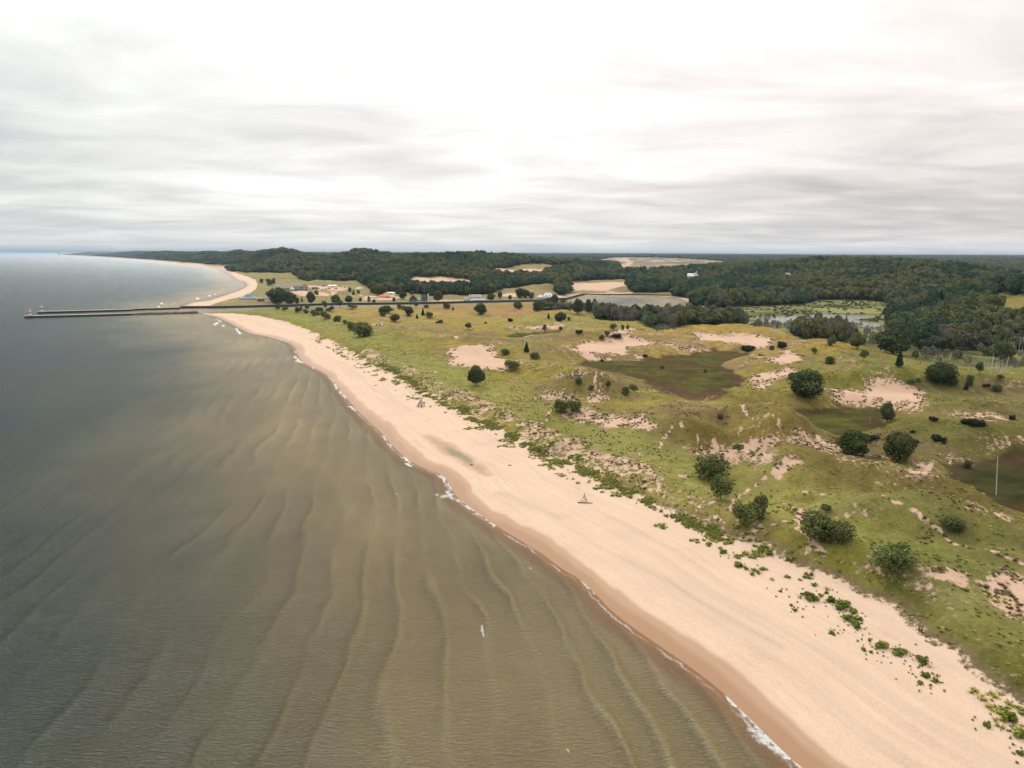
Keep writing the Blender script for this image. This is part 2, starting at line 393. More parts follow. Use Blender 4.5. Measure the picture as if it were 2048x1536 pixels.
# ------------------------------------------------------------------ ground
SAND_BARE = [
 [(895, 718), (905, 705), (925, 698), (960, 697), (993, 696), (1003, 710), (1011, 722), (1008, 734), (985, 736), (955, 733), (920, 727), (898, 727)],
 [(1022, 662), (1035, 651), (1065, 650), (1100, 650), (1122, 651), (1125, 658), (1105, 660), (1070, 658), (1040, 660), (1030, 664)],
 [(1146, 696), (1155, 685), (1194, 678), (1242, 677), (1269, 672), (1295, 675), (1316, 682), (1304, 693), (1269, 696), (1251, 703), (1193, 707), (1160, 709), (1149, 703)],
 [(1178, 709), (1228, 709), (1225, 717), (1190, 716)],
 [(1253, 703), (1281, 706), (1286, 716), (1257, 717)],
 [(1382, 664), (1420, 665), (1463, 668), (1501, 673), (1539, 681), (1552, 687), (1539, 695), (1511, 695), (1489, 690), (1451, 687), (1419, 684), (1400, 681), (1390, 672)],
 [(1542, 723), (1565, 711), (1590, 700), (1599, 707), (1593, 720), (1571, 725), (1555, 726)],
 [(1495, 758), (1508, 745), (1536, 736), (1577, 733), (1595, 736), (1600, 745), (1571, 752), (1539, 761), (1514, 762), (1497, 761)],
 [(1489, 771), (1504, 764), (1527, 764), (1539, 771), (1527, 777), (1508, 779)],
 [(1650, 790), (1672, 780), (1704, 785), (1742, 778), (1780, 776), (1811, 780), (1833, 787), (1840, 796), (1850, 806), (1805, 812), (1764, 811), (1716, 809), (1678, 808), (1660, 800)],
 [(2028, 872), (2039, 858), (2090, 856), (2090, 885), (2040, 880)],
 [(1531, 930), (1539, 923), (1590, 907), (1602, 908), (1618, 919), (1618, 932), (1577, 935), (1558, 942), (1539, 940)],
 [(1595, 1026), (1604, 1020), (1619, 1024), (1613, 1036), (1599, 1036)],
 [(1160, 807), (1181, 793), (1219, 788), (1210, 796), (1187, 805)],
 [(1257, 830), (1280, 830), (1321, 842), (1304, 851), (1275, 849), (1251, 842)],
 [(1140, 750), (1152, 745), (1181, 748), (1210, 754), (1181, 757), (1152, 754)],
 [(914, 816), (932, 814), (946, 825), (941, 828)], [(987, 847), (1005, 845), (1011, 855), (1005, 860), (993, 855)],
 [(1070, 893), (1093, 891), (1146, 900), (1163, 919), (1166, 929), (1146, 929), (1122, 911), (1093, 901)],
 [(1190, 938), (1280, 935), (1280, 944), (1210, 949)], [(1380, 1040), (1440, 1070), (1380, 1055)],
 [(1448, 1096), (1484, 1079), (1504, 1061), (1537, 1050), (1543, 1055), (1519, 1068), (1493, 1088), (1470, 1099)],
 [(1355, 951), (1380, 948), (1388, 955), (1362, 960)], [(748, 653), (777, 647), (779, 650), (754, 655)],
 [(914, 675), (941, 667), (958, 669), (933, 678)],
 [(1192, 664), (1221, 661), (1260, 657), (1297, 661), (1270, 665), (1226, 669), (1202, 669)],
 [(799, 565), (826, 555), (855, 557), (900, 557), (941, 562), (940, 572), (900, 576), (855, 576), (800, 573)],
 [(975, 541), (1036, 539), (1063, 537), (1098, 539), (1078, 551), (1016, 554), (978, 550)],
 [(1136, 567), (1202, 564), (1253, 564), (1255, 573), (1233, 576), (1221, 581), (1177, 580), (1141, 578)],
 [(613, 572), (626, 571), (678, 574), (678, 578), (674, 590), (662, 590), (665, 580), (638, 580), (613, 579)],
 [(728, 591), (754, 588.5), (795, 589), (800, 596), (772, 600), (730, 600)], [(700, 577), (716, 573), (720, 578)], [(592, 583), (610, 580), (660, 590), (640, 592)], [(1000, 590), (1060, 584), (1070, 590), (1030, 594)],
 [(1236, 518), (1252, 516.5), (1262, 524), (1262, 530), (1250, 534), (1247, 531), (1256, 527), (1250, 521)],
 [(605, 545), (640, 544.5), (670, 544), (672, 546.5), (640, 547), (606, 548)],
 [(560, 613), (620, 610), (760, 608.6), (860, 607), (960, 604.6), (1067, 602), (1067, 604), (960, 606.4), (860, 608.8), (760, 610.4), (640, 612)],
 [(1109, 592), (1165, 587.5), (1215, 586.5), (1268, 585), (1268, 587.5), (1215, 589), (1165, 590), (1109, 595)],
 [(1330, 592), (1345, 593), (1378, 600), (1376, 604), (1350, 598)],
 [(870, 601), (885, 598), (925, 600), (925, 603), (870, 605)],
]
SAND_SPARSE = [
 ([(1492, 723), (1504, 711), (1542, 704), (1549, 709), (1527, 722), (1498, 728)], .62),
 ([(1640, 790), (1672, 776), (1740, 774), (1833, 783), (1868, 800), (1875, 812), (1859, 823), (1827, 827), (1764, 817), (1716, 814), (1665, 813)], .6),
 ([(1881, 812), (1919, 818), (1951, 825), (2001, 829), (2017, 837), (2011, 847), (1970, 843), (1938, 834), (1894, 825)], .62),
 ([(1360, 893), (1400, 878), (1447, 881), (1536, 862), (1552, 866), (1549, 907), (1527, 929), (1495, 935), (1463, 938), (1438, 923), (1400, 913)], .66),
 ([(1568, 864), (1596, 867), (1634, 878), (1678, 885), (1682, 900), (1647, 900), (1615, 891), (1584, 878)], .66),
 ([(1672, 916), (1716, 919), (1764, 935), (1811, 948), (1859, 964), (1875, 973), (1837, 970), (1780, 951), (1716, 938)], .58),
 ([(1799, 929), (1824, 919), (1868, 926), (1875, 938), (1849, 951), (1824, 945)], .66),
 ([(1720, 905), (1780, 915), (1790, 922), (1740, 920)], .6),
 ([(1881, 910), (1906, 910), (1919, 923), (1906, 935), (1887, 929)], .66),
 ([(1935, 1005), (1985, 1018), (2020, 1037), (2014, 1042), (1970, 1029), (1938, 1016)], .64),
 ([(1072, 792), (1087, 781), (1128, 773), (1152, 781), (1172, 792), (1163, 807), (1146, 800), (1093, 804)], .6),
 ([(1163, 816), (1193, 822), (1251, 830), (1257, 851), (1210, 857), (1169, 851), (1113, 839), (1122, 830)], .66),
 ([(1081, 728), (1096, 723), (1108, 728), (1105, 734), (1087, 735)], .6), ([(1260, 901), (1280, 899), (1292, 912), (1269, 915)], .62),
 ([(1826, 1129), (1887, 1125), (1931, 1144), (1946, 1192), (1887, 1180), (1843, 1155)], .66),
 ([(1958, 1150), (2005, 1135), (2083, 1155), (2083, 1240), (2022, 1236), (1975, 1204), (1950, 1176)], .72),
 ([(1580, 1015), (1625, 1012), (1640, 1035), (1610, 1050), (1580, 1040)], .58), ([(1690, 1000), (1760, 1005), (1800, 1030), (1740, 1040), (1690, 1030)], .50),
 ([(1240, 980), (1300, 940), (1380, 970), (1340, 1020), (1300, 1005)], .42), ([(1180, 945), (1240, 925), (1330, 975), (1290, 990)], .45),
 ([(1000, 865), (1060, 880), (1120, 905), (1100, 912), (1010, 876)], .52), ([(870, 800), (940, 820), (990, 850), (975, 850), (880, 806)], .54),
 ([(1110, 740), (1140, 738), (1160, 748), (1130, 752)], .56), ([(1310, 682), (1400, 690), (1480, 697), (1400, 706), (1310, 700)], .52),
 ([(1950, 880), (2048, 870), (2048, 912), (1980, 910)], .52), ([(1520, 870), (1700, 890), (1900, 960), (1860, 975), (1700, 925), (1560, 890)], .50),
 ([(880, 700), (900, 696), (900, 712), (890, 716)], .56), ([(1015, 720), (1060, 715), (1070, 730), (1020, 734)], .5),

]
TRAILS = [([(1350, 1048), (1380, 1024), (1424, 1004)], .5), ([(1470, 1060), (1463, 1000), (1480, 982), (1560, 940)], .3), ([(1590, 1058), (1600, 1038), (1590, 1024), (1560, 1006)], .4),
 ([(1585, 1058), (1630, 1090), (1650, 1110)], .4), ([(1428, 878), (1440, 902), (1450, 925)], .8), ([(1180, 800), (1205, 780)], .5), ([(1096, 830), (1130, 806), (1160, 800)], .4),
 ([(1060, 862), (1090, 845), (1096, 820)], .4), ([(1318, 895), (1340, 850), (1364, 843)], .5), ([(1364, 850), (1400, 875), (1440, 905)], .35), ([(1290, 935), (1330, 990)], .4), ([(1190, 760), (1202, 740), (1206, 752)], .5),
 ([(1634, 870), (1648, 895)], .7), ([(1480, 810), (1500, 835), (1560, 856)], .4), ([(800, 756), (850, 748), (880, 740)], .5), ([(1600, 990), (1680, 985), (1760, 990), (1850, 1040), (1930, 1090), (2048, 1130)], .35),
 ([(1700, 1030), (1600, 1040), (1520, 1060)], .3), ([(1240, 528), (1255, 532), (1262, 526)], 8), ([(678, 590), (720, 592), (790, 594), (860, 603)], 2.0), ([(1300, 1060), (1290, 1000), (1250, 960)], .25)]
TINT = [(520, 630, 120, 128, 58), (620, 655, 136, 142, 60), (700, 690, 136, 138, 58), (800, 735, 130, 132, 54), (860, 715, 150, 140, 76), (900, 655, 160, 146, 88), (750, 640, 162, 148, 92), (1000, 625, 162, 134, 98),
 (960, 680, 150, 144, 78), (1080, 640, 148, 148, 82), (900, 770, 142, 138, 62), (1000, 800, 148, 138, 72), (980, 850, 152, 142, 62), (1050, 850, 136, 132, 60), (1150, 880, 132, 130, 58), (1250, 815, 142, 136, 76),
 (1180, 720, 146, 136, 82), (1350, 840, 152, 142, 84), (1450, 850, 148, 138, 78), (1380, 980, 152, 150, 70), (1550, 1000, 146, 132, 78), (1700, 1010, 126, 116, 74), (1900, 1060, 114, 108, 66), (1850, 890, 110, 110, 68),
 (1950, 800, 106, 110, 62), (1800, 740, 122, 128, 68), (1950, 720, 120, 126, 68), (1700, 1150, 136, 136, 64), (1850, 1200, 100, 108, 48), (1950, 1300, 96, 104, 44), (2040, 1250, 114, 114, 48), (1400, 690, 176, 154, 96),
 (1550, 690, 158, 140, 82), (1600, 830, 134, 126, 72), (500, 560, 142, 148, 80), (560, 585, 140, 142, 80), (700, 590, 138, 136, 82), (1000, 595, 140, 138, 78), (1200, 583, 148, 136, 94), (1350, 525, 134, 122, 94),
 (1200, 780, 120, 112, 64), (1100, 800, 128, 114, 72), (1380, 870, 122, 108, 68), (1640, 990, 118, 104, 70), (1130, 690, 148, 138, 80), (1040, 545, 150, 132, 100), (2000, 610, 122, 112, 74), (850, 760, 130, 136, 52), (1100, 760, 142, 134, 72)]
WET_COL = [('w1', [(0, (78, 76, 34))]), ]

def regional_tint(x, y):
    P = flat([(a, b) for a, b, *_ in TINT], 3.0)
    C = np.array([lin(t[2:]) for t in TINT])
    la = np.arctan2(P[:, 0], P[:, 1]); lr = np.log(np.hypot(P[:, 0], P[:, 1]))
    a = np.arctan2(x, y); r = np.log(np.hypot(x, y) + 1)
    a = a + (fbm(x / 30, y / 30, 61, 3) - .5) * .12; r = r + (fbm(x / 30, y / 30, 71, 3) - .5) * .14
    num = np.zeros(x.shape + (3,)); den = np.zeros(x.shape)
    for i in range(len(P)):
        w = 1.0 / (((a - la[i]) * 1.0) ** 2 + ((r - lr[i]) * 0.8) ** 2 + 0.0006) ** 2.1
        num += w[:, None] * C[i]; den += w
    return num / den[:, None]

def ground_attrs(x, y, z, sh, dv):
    r = np.hypot(x, y)
    base = regional_tint(x, y) * 0.60; base = base * np.array([1.14, 1.02, .74])
    nb = (sstep(760, 860, r) * (y > 0))[:, None]; base = base * (1 - nb * .55) + np.array([.185, .155, .082]) * (.5 + fbm(x / 26, y / 60, 83, 4)[:, None]) * nb * .55
    # broad mottling of dry and green growth
    m = fbm(x / 16, y / 12, 81, 4); m2 = fbm(x / 5, y / 5, 91, 3)
    base = base * (0.78 + 0.44 * m)[:, None]
    dry = sstep(.48, .62, fbm(x / 38 + 9, y / 26, 85, 4)) * (.34 + .22 * sstep(380, 560, r))
    base = base * (1 - dry[:, None]) + np.array([0.20, 0.145, 0.062]) * dry[:, None]
    dead = sstep(.50, .60, fbm(x / 22 - 9, y / 15, 87, 4)) * sstep(12, 60, dv) * (r < 520) * .5
    base = base * (1 - dead[:, None]) + np.array([0.13, 0.088, 0.052]) * dead[:, None]
    gs = (sstep(0, 9, dv) * sstep(46, 24, dv + 10 * (fbm(x / 25, y / 25, 181, 3) - .5)) * (x < 160) * (r < 760) * .55)[:, None]
    base = base * (1 - gs) + np.array([.18, .185, .055]) * (.75 + .5 * m[:, None]) * gs
    fr = (sstep(1700, 2300, r) * sstep(150, 400, sh) * (y > 0))[:, None]
    hv = fbm(x / 90, y / 160, 171, 4)[:, None]
    base = base * (1 - fr) + np.array([.175, .145, .095]) * (.55 + .9 * hv) * fr
    sand = sstep(.60, .68, hv[:, 0]) * fr[:, 0] * .9
    # beach
    nz = (fbm(x / 5, y / 5, 101, 3) - .5)
    sand = np.maximum(sand, sstep(2.0, -2.0, dv + nz * 3) * 1.0)
    sand = np.where((dv > -2) & (dv < 12) & (r < 420), np.maximum(sand, np.where((y < 175) & (x > 20), .30, .46) - .02 * np.abs(dv - 5) + .5 * (fbm(x / 7, y / 7, 103, 3) - .5)), sand)
    for i, P in enumerate(SAND_BARE):
        W = on_ground(P)[:, :2]; d0 = np.hypot(*W.mean(0))
        soft = d0 * 0.008 + .4
        sand = np.maximum(sand, poly_mask(x, y, W, soft, min(soft * 2.6, 18), 200 + i))
    for i, (P, k) in enumerate(SAND_SPARSE):
        W = on_ground(P)[:, :2]; d0 = np.hypot(*W.mean(0)); soft = d0 * 0.012 + .8
        sand = np.maximum(sand, poly_mask(x, y, W, soft, soft, 300 + i) * k)
    for P, w in TRAILS:
        W = smooth_line(on_ground(P)[:, :2], 1)
        sel = (x > W[:, 0].min() - 20) & (x < W[:, 0].max() + 20) & (y > W[:, 1].min() - 20) & (y < W[:, 1].max() + 20)
        wx = x[sel] + (fbm(x[sel] / 4, y[sel] / 4, 5, 2) - .5) * 2.5
        d = seg_dist(wx, y[sel], W)
        sand[sel] = np.maximum(sand[sel], np.clip(1 - d / (w * 2.2), 0, 1) * .8)
    bl = sstep(.56, .70, fbm(x / 11, y / 9, 111, 4)) * sstep(8, 50, dv) * .36 * (r < 700)
    sand = np.maximum(sand, bl)
    # bluffs on the far coast
    wcols = {'w1': (92, 88, 34), 'w2': (90, 88, 36), 'w3': (66, 70, 30), 'w4': (88, 84, 42), 'marsh': (116, 118, 74)}
    for k, (P, lev) in WETS.items():
        big = k == 'marsh'
        mk = poly_mask(x, y, P, 2.6 if not big else 6, 6 if not big else 9, 400)
        mk = sstep(.3, .7, mk)
        c = lin(wcols[k]) * (.52 if not big else .58)
        v = fbm(x / (9 if not big else 30), y / (4 if not big else 12), 421, 4)
        cc = c[None, :] * (0.2 + 1.6 * v[:, None])
        brown = sstep(.50, .62, fbm(x / 22 + 5, y / 8, 431, 3))[:, None] * (.48 if not big else .3)
        cc = cc * (1 - brown) + lin((98, 64, 38)) * .5 * brown
        if big:
            lime = sstep(.54, .62, fbm(x / 60, y / 22, 441, 3))[:, None] * .55
            cc = cc * (1 - lime) + lin((170, 176, 100)) * .62 * lime
        else:
            rim = (sstep(.62, .3, np.clip(sdist_sel(x, y, P) / 10, 0, 1)) * .6)[:, None]
            cc = cc * (1 - rim) + lin((88, 66, 46)) * .6 * rim
        base = base * (1 - mk[:, None]) + cc * mk[:, None]
        sand *= (1 - mk)
    P = on_ground([(1280, 763), (1298, 765), (1345, 772), (1380, 785), (1440, 788), (1451, 793), (1432, 799), (1368, 797), (1320, 785)])[:, :2]
    mk = poly_mask(x, y, P, 1.5, 3, 450)[:, None]; base = base * (1 - mk) + lin((96, 68, 50)) * .62 * mk
    # torn turf edge with dark roots, lower right
    e = np.exp(-((dv + .3 + 2 * nz) / 1.3) ** 2) * (x > 28) * (y < 190) * sstep(190, 150, y)
    base = base * (1 - e[:, None] * .8) + np.array([.15, .105, .065]) * e[:, None] * .8; sand = np.where(e > .3, sand * .55, sand)
    # damp sand: swash strip, the old pool on the beach
    wn = sh + (fbm(x / 7, y / 16, 121, 3) - .5) * 3.4 + (fbm(x / 40, y / 70, 123, 2) - .5) * 3
    wet = (.72 * sstep(4.9, 3.6, wn) + .28 * sstep(3.0, 1.4, wn)) * (dv < 1)
    P = on_ground([(849, 869), (864, 873), (905, 888), (929, 906), (964, 932), (984, 950), (975, 953), (949, 941), (911, 920), (882, 903), (861, 882)])[:, :2]
    wet = np.maximum(wet, poly_mask(x, y, P, 1.2, 1.0, 500) * .8)
    P = on_ground([(888, 892), (917, 903), (943, 920), (943, 929), (923, 917), (899, 909)])[:, :2]
    algae = poly_mask(x, y, P, .6, .5, 510)
    # belts of dark sand left by wind and old swash along the beach
    stv = fbm(sh / 2.2, (y - x * .3) / 60, 131, 3)
    streak = sstep(.52, .75, stv) * sstep(7, 12, sh) * (dv < -2) * .35
    for a in ([(1240, 1115), (1330, 1160), (1400, 1205), (1460, 1240), (1560, 1290)], [(1000, 985), (1060, 1010), (1120, 1035)]):
        W = on_ground(a)[:, :2]; d = seg_dist(x, y, W); streak = np.maximum(streak, np.clip(1 - d / 2.2, 0, 1) * (.5 + .9 * (fbm(sh / .5, y / 30, 141, 2) - .4)))
    wetland = np.zeros(x.shape)
    for k in ('w1', 'w2', 'w3', 'w4'): wetland = np.maximum(wetland, poly_mask(x, y, WETS[k][0], 2.6, 6, 400))
    return base, sand, wet, algae, streak, wetland
def sdist_sel(x, y, P):
    out = np.full(x.shape, 0.0)
    sel = (x > P[:, 0].min()) & (x < P[:, 0].max()) & (y > P[:, 1].min()) & (y < P[:, 1].max())
    out[sel] = sdist(x[sel], y[sel], P); return out

# where the woods stand
WOOD_S = flat([(1070, 624), (1130, 626), (1190, 631), (1189, 646), (1240, 650), (1275, 652), (1287, 662), (1312, 672), (1364, 666), (1384, 662), (1425, 660), (1500, 657), (1500, 650), (1440, 640), (1380, 636), (1320, 634), (1200, 628), (1130, 621), (1085, 616)], 3.0)
WOOD_C = flat([(1583, 668), (1600, 684), (1690, 687), (1700, 676), (1680, 660), (1600, 655)], 2.0)
HOLES_PX = [[(795, 575), (826, 553), (855, 554), (900, 555), (946, 560), (946, 575), (900, 580), (855, 580)],
 [(965, 545), (990, 537), (1063, 528), (1140, 530), (1150, 540), (1098, 543), (1080, 553), (1016, 556), (982, 552)],
 [(1180, 521), (1230, 514.5), (1300, 515), (1350, 516.5), (1400, 518.5), (1455, 522.5), (1456, 529), (1400, 538), (1350, 543), (1300, 548), (1240, 546), (1235, 530)],
 [(600, 543), (675, 542), (678, 550), (600, 552)], [(1975, 607), (1985, 588), (2090, 592), (2090, 640), (2000, 633), (1975, 622)],
 [(1368, 568), (1368, 556), (1398, 556), (1398, 568)], [(1562, 565), (1562, 555), (1584, 555), (1584, 565)]]
HOLES = [on_ground(h)[:, :2] for h in HOLES_PX]
def woods(x, y):
    r = np.hypot(x, y)
    m = inside(x, y, WOOD_N) | inside(x, y, WOOD_S) | inside(x, y, WOOD_C)
    for h in HOLES: m &= ~inside(x, y, h)
    return m

def make_ground():
    X, Y = fan(26000, 0.085, 0.011, 3.0)
    nr, nc = X.shape; x = X.ravel(); y = Y.ravel()
    z, sh, dv = ground_h(x, y)
    keep_v = sh > -60
    base = np.zeros((len(x), 3)); sand = np.zeros(len(x)); wet = np.zeros(len(x)); alg = np.zeros(len(x)); stk = np.zeros(len(x)); wet_l = np.zeros(len(x))
    k = np.where(keep_v)[0]
    for i in range(0, len(k), 250000):
        q = k[i:i + 250000]
        base[q], sand[q], wet[q], alg[q], stk[q], wet_l[q] = ground_attrs(x[q], y[q], z[q], sh[q], dv[q])
    wd = np.zeros(len(x)); wd[k] = woods(x[k], y[k])
    bluff = ((sh < 70) & (y > 2500) & (x < -500))
    wd[bluff] = 0; sand[bluff] = np.clip(.25 + 1.1 * fbm(x[bluff] / 120, y[bluff] / 260, 161, 3) - (sh[bluff] - 20) / 80, 0, 1)
    F = grid_faces(nr, nc)
    F = F[keep_v[F].any(1)]
    me = np_mesh('ground', np.stack([x, y, z], 1), quads=F, mat=ground_material())
    if len(me.vertices) == len(x):
        cattr(me, 'veg', base); fattr(me, 'sand', sand); fattr(me, 'wet', wet); fattr(me, 'algae', alg); fattr(me, 'streak', stk); fattr(me, 'wood', wd); fattr(me, 'hollow', wet_l); fattr(me, 'inland', sstep(-1, 5, dv)); fattr(me, 'shd', np.clip(sh, -50, 200))
    return prop(obj_of('ground', me), kind='structure')
def attr(nt, name, out='Fac'):
    n = nt.nodes.new('ShaderNodeAttribute'); n.attribute_name = name; return n.outputs[out]
def new_mat(name):
    m = bpy.data.materials.new(name); m.use_nodes = True; m.node_tree.nodes.clear(); return m, m.node_tree
def finish(nt, shader):
    o = nt.nodes.new('ShaderNodeOutputMaterial'); nt.links.new(shader, o.inputs[0])
def ground_material():
    m, nt = new_mat('dune ground')
    pos = N(nt, 'ShaderNodeTexCoord').outputs['Object']
    n_f = noise(nt, pos, 1.5, 6, .8); n_m = noise(nt, pos, .22, 4, .6); n_b = noise(nt, mapping(nt, pos, (.05, .05, .05)), 1.0, 4, .6)
    veg = attr(nt, 'veg', 'Color')
    k = math_node(nt, 'MULTIPLY_ADD', n_f, 1.25, 0.38)
    v = mixc(nt, 1.0, veg, k, 'MULTIPLY')
    k2 = math_node(nt, 'MULTIPLY_ADD', n_m, 1.2, 0.4)
    v = mixc(nt, 1.0, v, k2, 'MULTIPLY')
    # straw coloured flecks between the green
    fl = ramp(nt, noise(nt, mapping(nt, pos, loc=(40, 7, 0)), 0.9, 4, .75), [(.52, 0.0), (.68, 1.0)])
    drg = math_node(nt, 'MULTIPLY_ADD', attr(nt, 'hollow'), -1.0, 1.0)
    v = mixc(nt, math_node(nt, 'MULTIPLY', math_node(nt, 'MULTIPLY', fl, drg), .26), v, (0.33, 0.27, 0.11))
    dk = ramp(nt, noise(nt, mapping(nt, pos, loc=(-40, 7, 0)), 0.55, 5, .75), [(.56, 0.0), (.66, 1.0)])
    v = mixc(nt, math_node(nt, 'MULTIPLY', dk, .28), v, (0.05, 0.065, 0.02))
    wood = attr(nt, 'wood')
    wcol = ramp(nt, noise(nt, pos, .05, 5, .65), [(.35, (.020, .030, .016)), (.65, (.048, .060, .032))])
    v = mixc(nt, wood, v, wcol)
    # sand
    sp = N(nt, 'ShaderNodeSeparateXYZ'); nt.links.new(pos, sp.inputs[0]); cb = N(nt, 'ShaderNodeCombineXYZ')
    nt.links.new(attr(nt, 'shd'), cb.inputs[0]); nt.links.new(math_node(nt, 'MULTIPLY', sp.outputs[1], .07), cb.inputs[1])
    s_n = math_node(nt, 'ADD', math_node(nt, 'MULTIPLY', noise(nt, cb.outputs[0], .55, 6, .68), .6), math_node(nt, 'MULTIPLY', noise(nt, pos, .09, 5, .65), .4))
    sand_c = ramp(nt, s_n, [(.34, (.44, .315, .235)), (.44, (.505, .365, .272)), (.54, (.525, .385, .288)), (.68, (.56, .42, .315))])
    spk = ramp(nt, noise(nt, pos, 2.2, 3, .8), [(.66, 0.0), (.72, 1.0)])
    sand_c = mixc(nt, math_node(nt, 'MULTIPLY', spk, .35), sand_c, (.33, .24, .16))
    sand_c = mixc(nt, math_node(nt, 'MULTIPLY', attr(nt, 'streak'), .75), sand_c, (.36, .28, .20))
    sand_c = mixc(nt, attr(nt, 'inland'), sand_c, mixc(nt, 1.0, sand_c, (.89, .825, .79), 'MULTIPLY'))
    # grain, trodden ground and thin wrack lines
    sand_c = mixc(nt, 1.0, sand_c, math_node(nt, 'MULTIPLY_ADD', noise(nt, pos, 3.2, 4, .8), .55, .73), 'MULTIPLY')
    shn = math_node(nt, 'ADD', attr(nt, 'shd'), math_node(nt, 'MULTIPLY', noise(nt, pos, .12, 4, .6), 5.0))
    for lv, wd_, st in ((10.4, .16, .5), (12.6, .10, .35), (8.6, .10, .4)):
        ln = math_node(nt, 'SUBTRACT', 1.0, math_node(nt, 'DIVIDE', math_node(nt, 'ABSOLUTE', math_node(nt, 'SUBTRACT', shn, lv)), wd_), clamp=True)
        brk = math_node(nt, 'MULTIPLY_ADD', noise(nt, pos, .35, 4, .7), 5, -2.3, clamp=True)
        sand_c = mixc(nt, math_node(nt, 'MULTIPLY', math_node(nt, 'MULTIPLY', ln, brk), st), sand_c, (.27, .19, .13))
    wet = attr(nt, 'wet')
    sand_c = mixc(nt, wet, sand_c, (.305, .182, .108))
    sand_c = mixc(nt, attr(nt, 'algae'), sand_c, (.20, .165, .10))
    jit = math_node(nt, 'MULTIPLY_ADD', noise(nt, pos, .75, 5, .72), 1.5, -.75)
    jit2 = math_node(nt, 'MULTIPLY_ADD', n_m, .5, -.25)
    sm = attr(nt, 'sand')
    t = math_node(nt, 'ADD', sm, math_node(nt, 'ADD', jit, jit2))
    sf = math_node(nt, 'MULTIPLY_ADD', t, 6.0, -2.1, clamp=True)
    full = math_node(nt, 'MULTIPLY_ADD', sm, 12.0, -11.2, clamp=True)
    sf = math_node(nt, 'MAXIMUM', sf, full)
    gate = math_node(nt, 'MULTIPLY_ADD', sm, 8.0, -.8, clamp=True)
    sf = math_node(nt, 'MULTIPLY', sf, gate)
    c = mixc(nt, sf, v, sand_c)
    b = N(nt, 'ShaderNodeBsdfPrincipled'); nt.links.new(c, b.inputs['Base Color'])
    rg = math_node(nt, 'MULTIPLY_ADD', math_node(nt, 'MULTIPLY', wet, sf), -.5, .9)
    nt.links.new(rg, b.inputs['Roughness']); b.inputs['Specular IOR Level'].default_value = .06
    bp = N(nt, 'ShaderNodeBump'); bp.inputs['Distance'].default_value = .5
    hgt = math_node(nt, 'MULTIPLY', math_node(nt, 'ADD', n_f, n_m), math_node(nt, 'MULTIPLY_ADD', sf, -.62, 1.0))
    nt.links.new(hgt, bp.inputs['Height']); bp.inputs['Strength'].default_value = .8
    nt.links.new(bp.outputs[0], b.inputs['Normal'])
    finish(nt, b.outputs[0]); return m

# ------------------------------------------------------------------ water
FOAM = [([(1331, 1271), (1360, 1292), (1387, 1317), (1420, 1345), (1443, 1368), (1466, 1400)], 3.5, .75), ([(1466, 1398), (1503, 1440), (1545, 1480), (1587, 1513), (1630, 1555), (1700, 1610)], 15, .95),
 ([(1157, 1153), (1172, 1165), (1192, 1187)], 6, .8), ([(1060, 1090), (1075, 1099)], 5, .8), ([(1026, 1066), (1031, 1074)], 4, .8), ([(957, 1025), (972, 1036), (988, 1053)], 7, .95),
 ([(918, 1000), (932, 1010), (947, 1021)], 6, .95), ([(878, 950), (893, 962), (901, 980), (895, 996), (908, 1000)], 7, .85), ([(884, 992), (902, 990)], 8, .8), ([(814, 912), (818, 922), (812, 932), (826, 930)], 7, 1.0),
 ([(768, 868), (769, 880)], 4, .9), ([(778, 888), (783, 894)], 4, .9), ([(727, 840), (731, 842)], 3, .7), ([(698, 812), (712, 822)], 4, 1.0), ([(679, 784), (692, 796)], 5, 1.0), ([(671, 768), (676, 778)], 4, 1.0), ([(659, 752), (665, 763)], 3, .9),
 ([(622, 733), (630, 737)], 2.5, .8), ([(588, 712), (603, 727)], 3, .9), ([(591, 702), (595, 706)], 2, .9), ([(530, 672), (560, 679)], 1.5, .6), ([(473, 655), (480, 668)], 2, .9), ([(430, 650), (440, 642)], 2, .9), ([(465, 656), (470, 658)], 2, .7),
 ([(445, 652), (447, 653)], 2, .9), ([(434, 641), (437, 638)], 2, .8), ([(320, 608), (330, 606)], 1.6, 1), ([(315, 615), (320, 613)], 1.4, .8), ([(347, 607), (365, 605)], 1.5, .6), ([(390, 598), (400, 596)], 1.6, 1),
 ([(407, 594), (425, 590), (445, 584)], 1.6, .8), ([(456, 583), (470, 578), (488, 574)], 1.4, .5), ([(467, 552), (478, 560)], 1.2, .5), ([(964, 1252), (967, 1275)], 2.4, .7), ([(958, 1260), (965, 1264)], 2, .6), ([(1133, 1500), (1136, 1508)], 3, .5),
 ([(790, 988), (796, 991)], 2, .6), ([(1059, 1136), (1063, 1137)], 2.2, .7)]
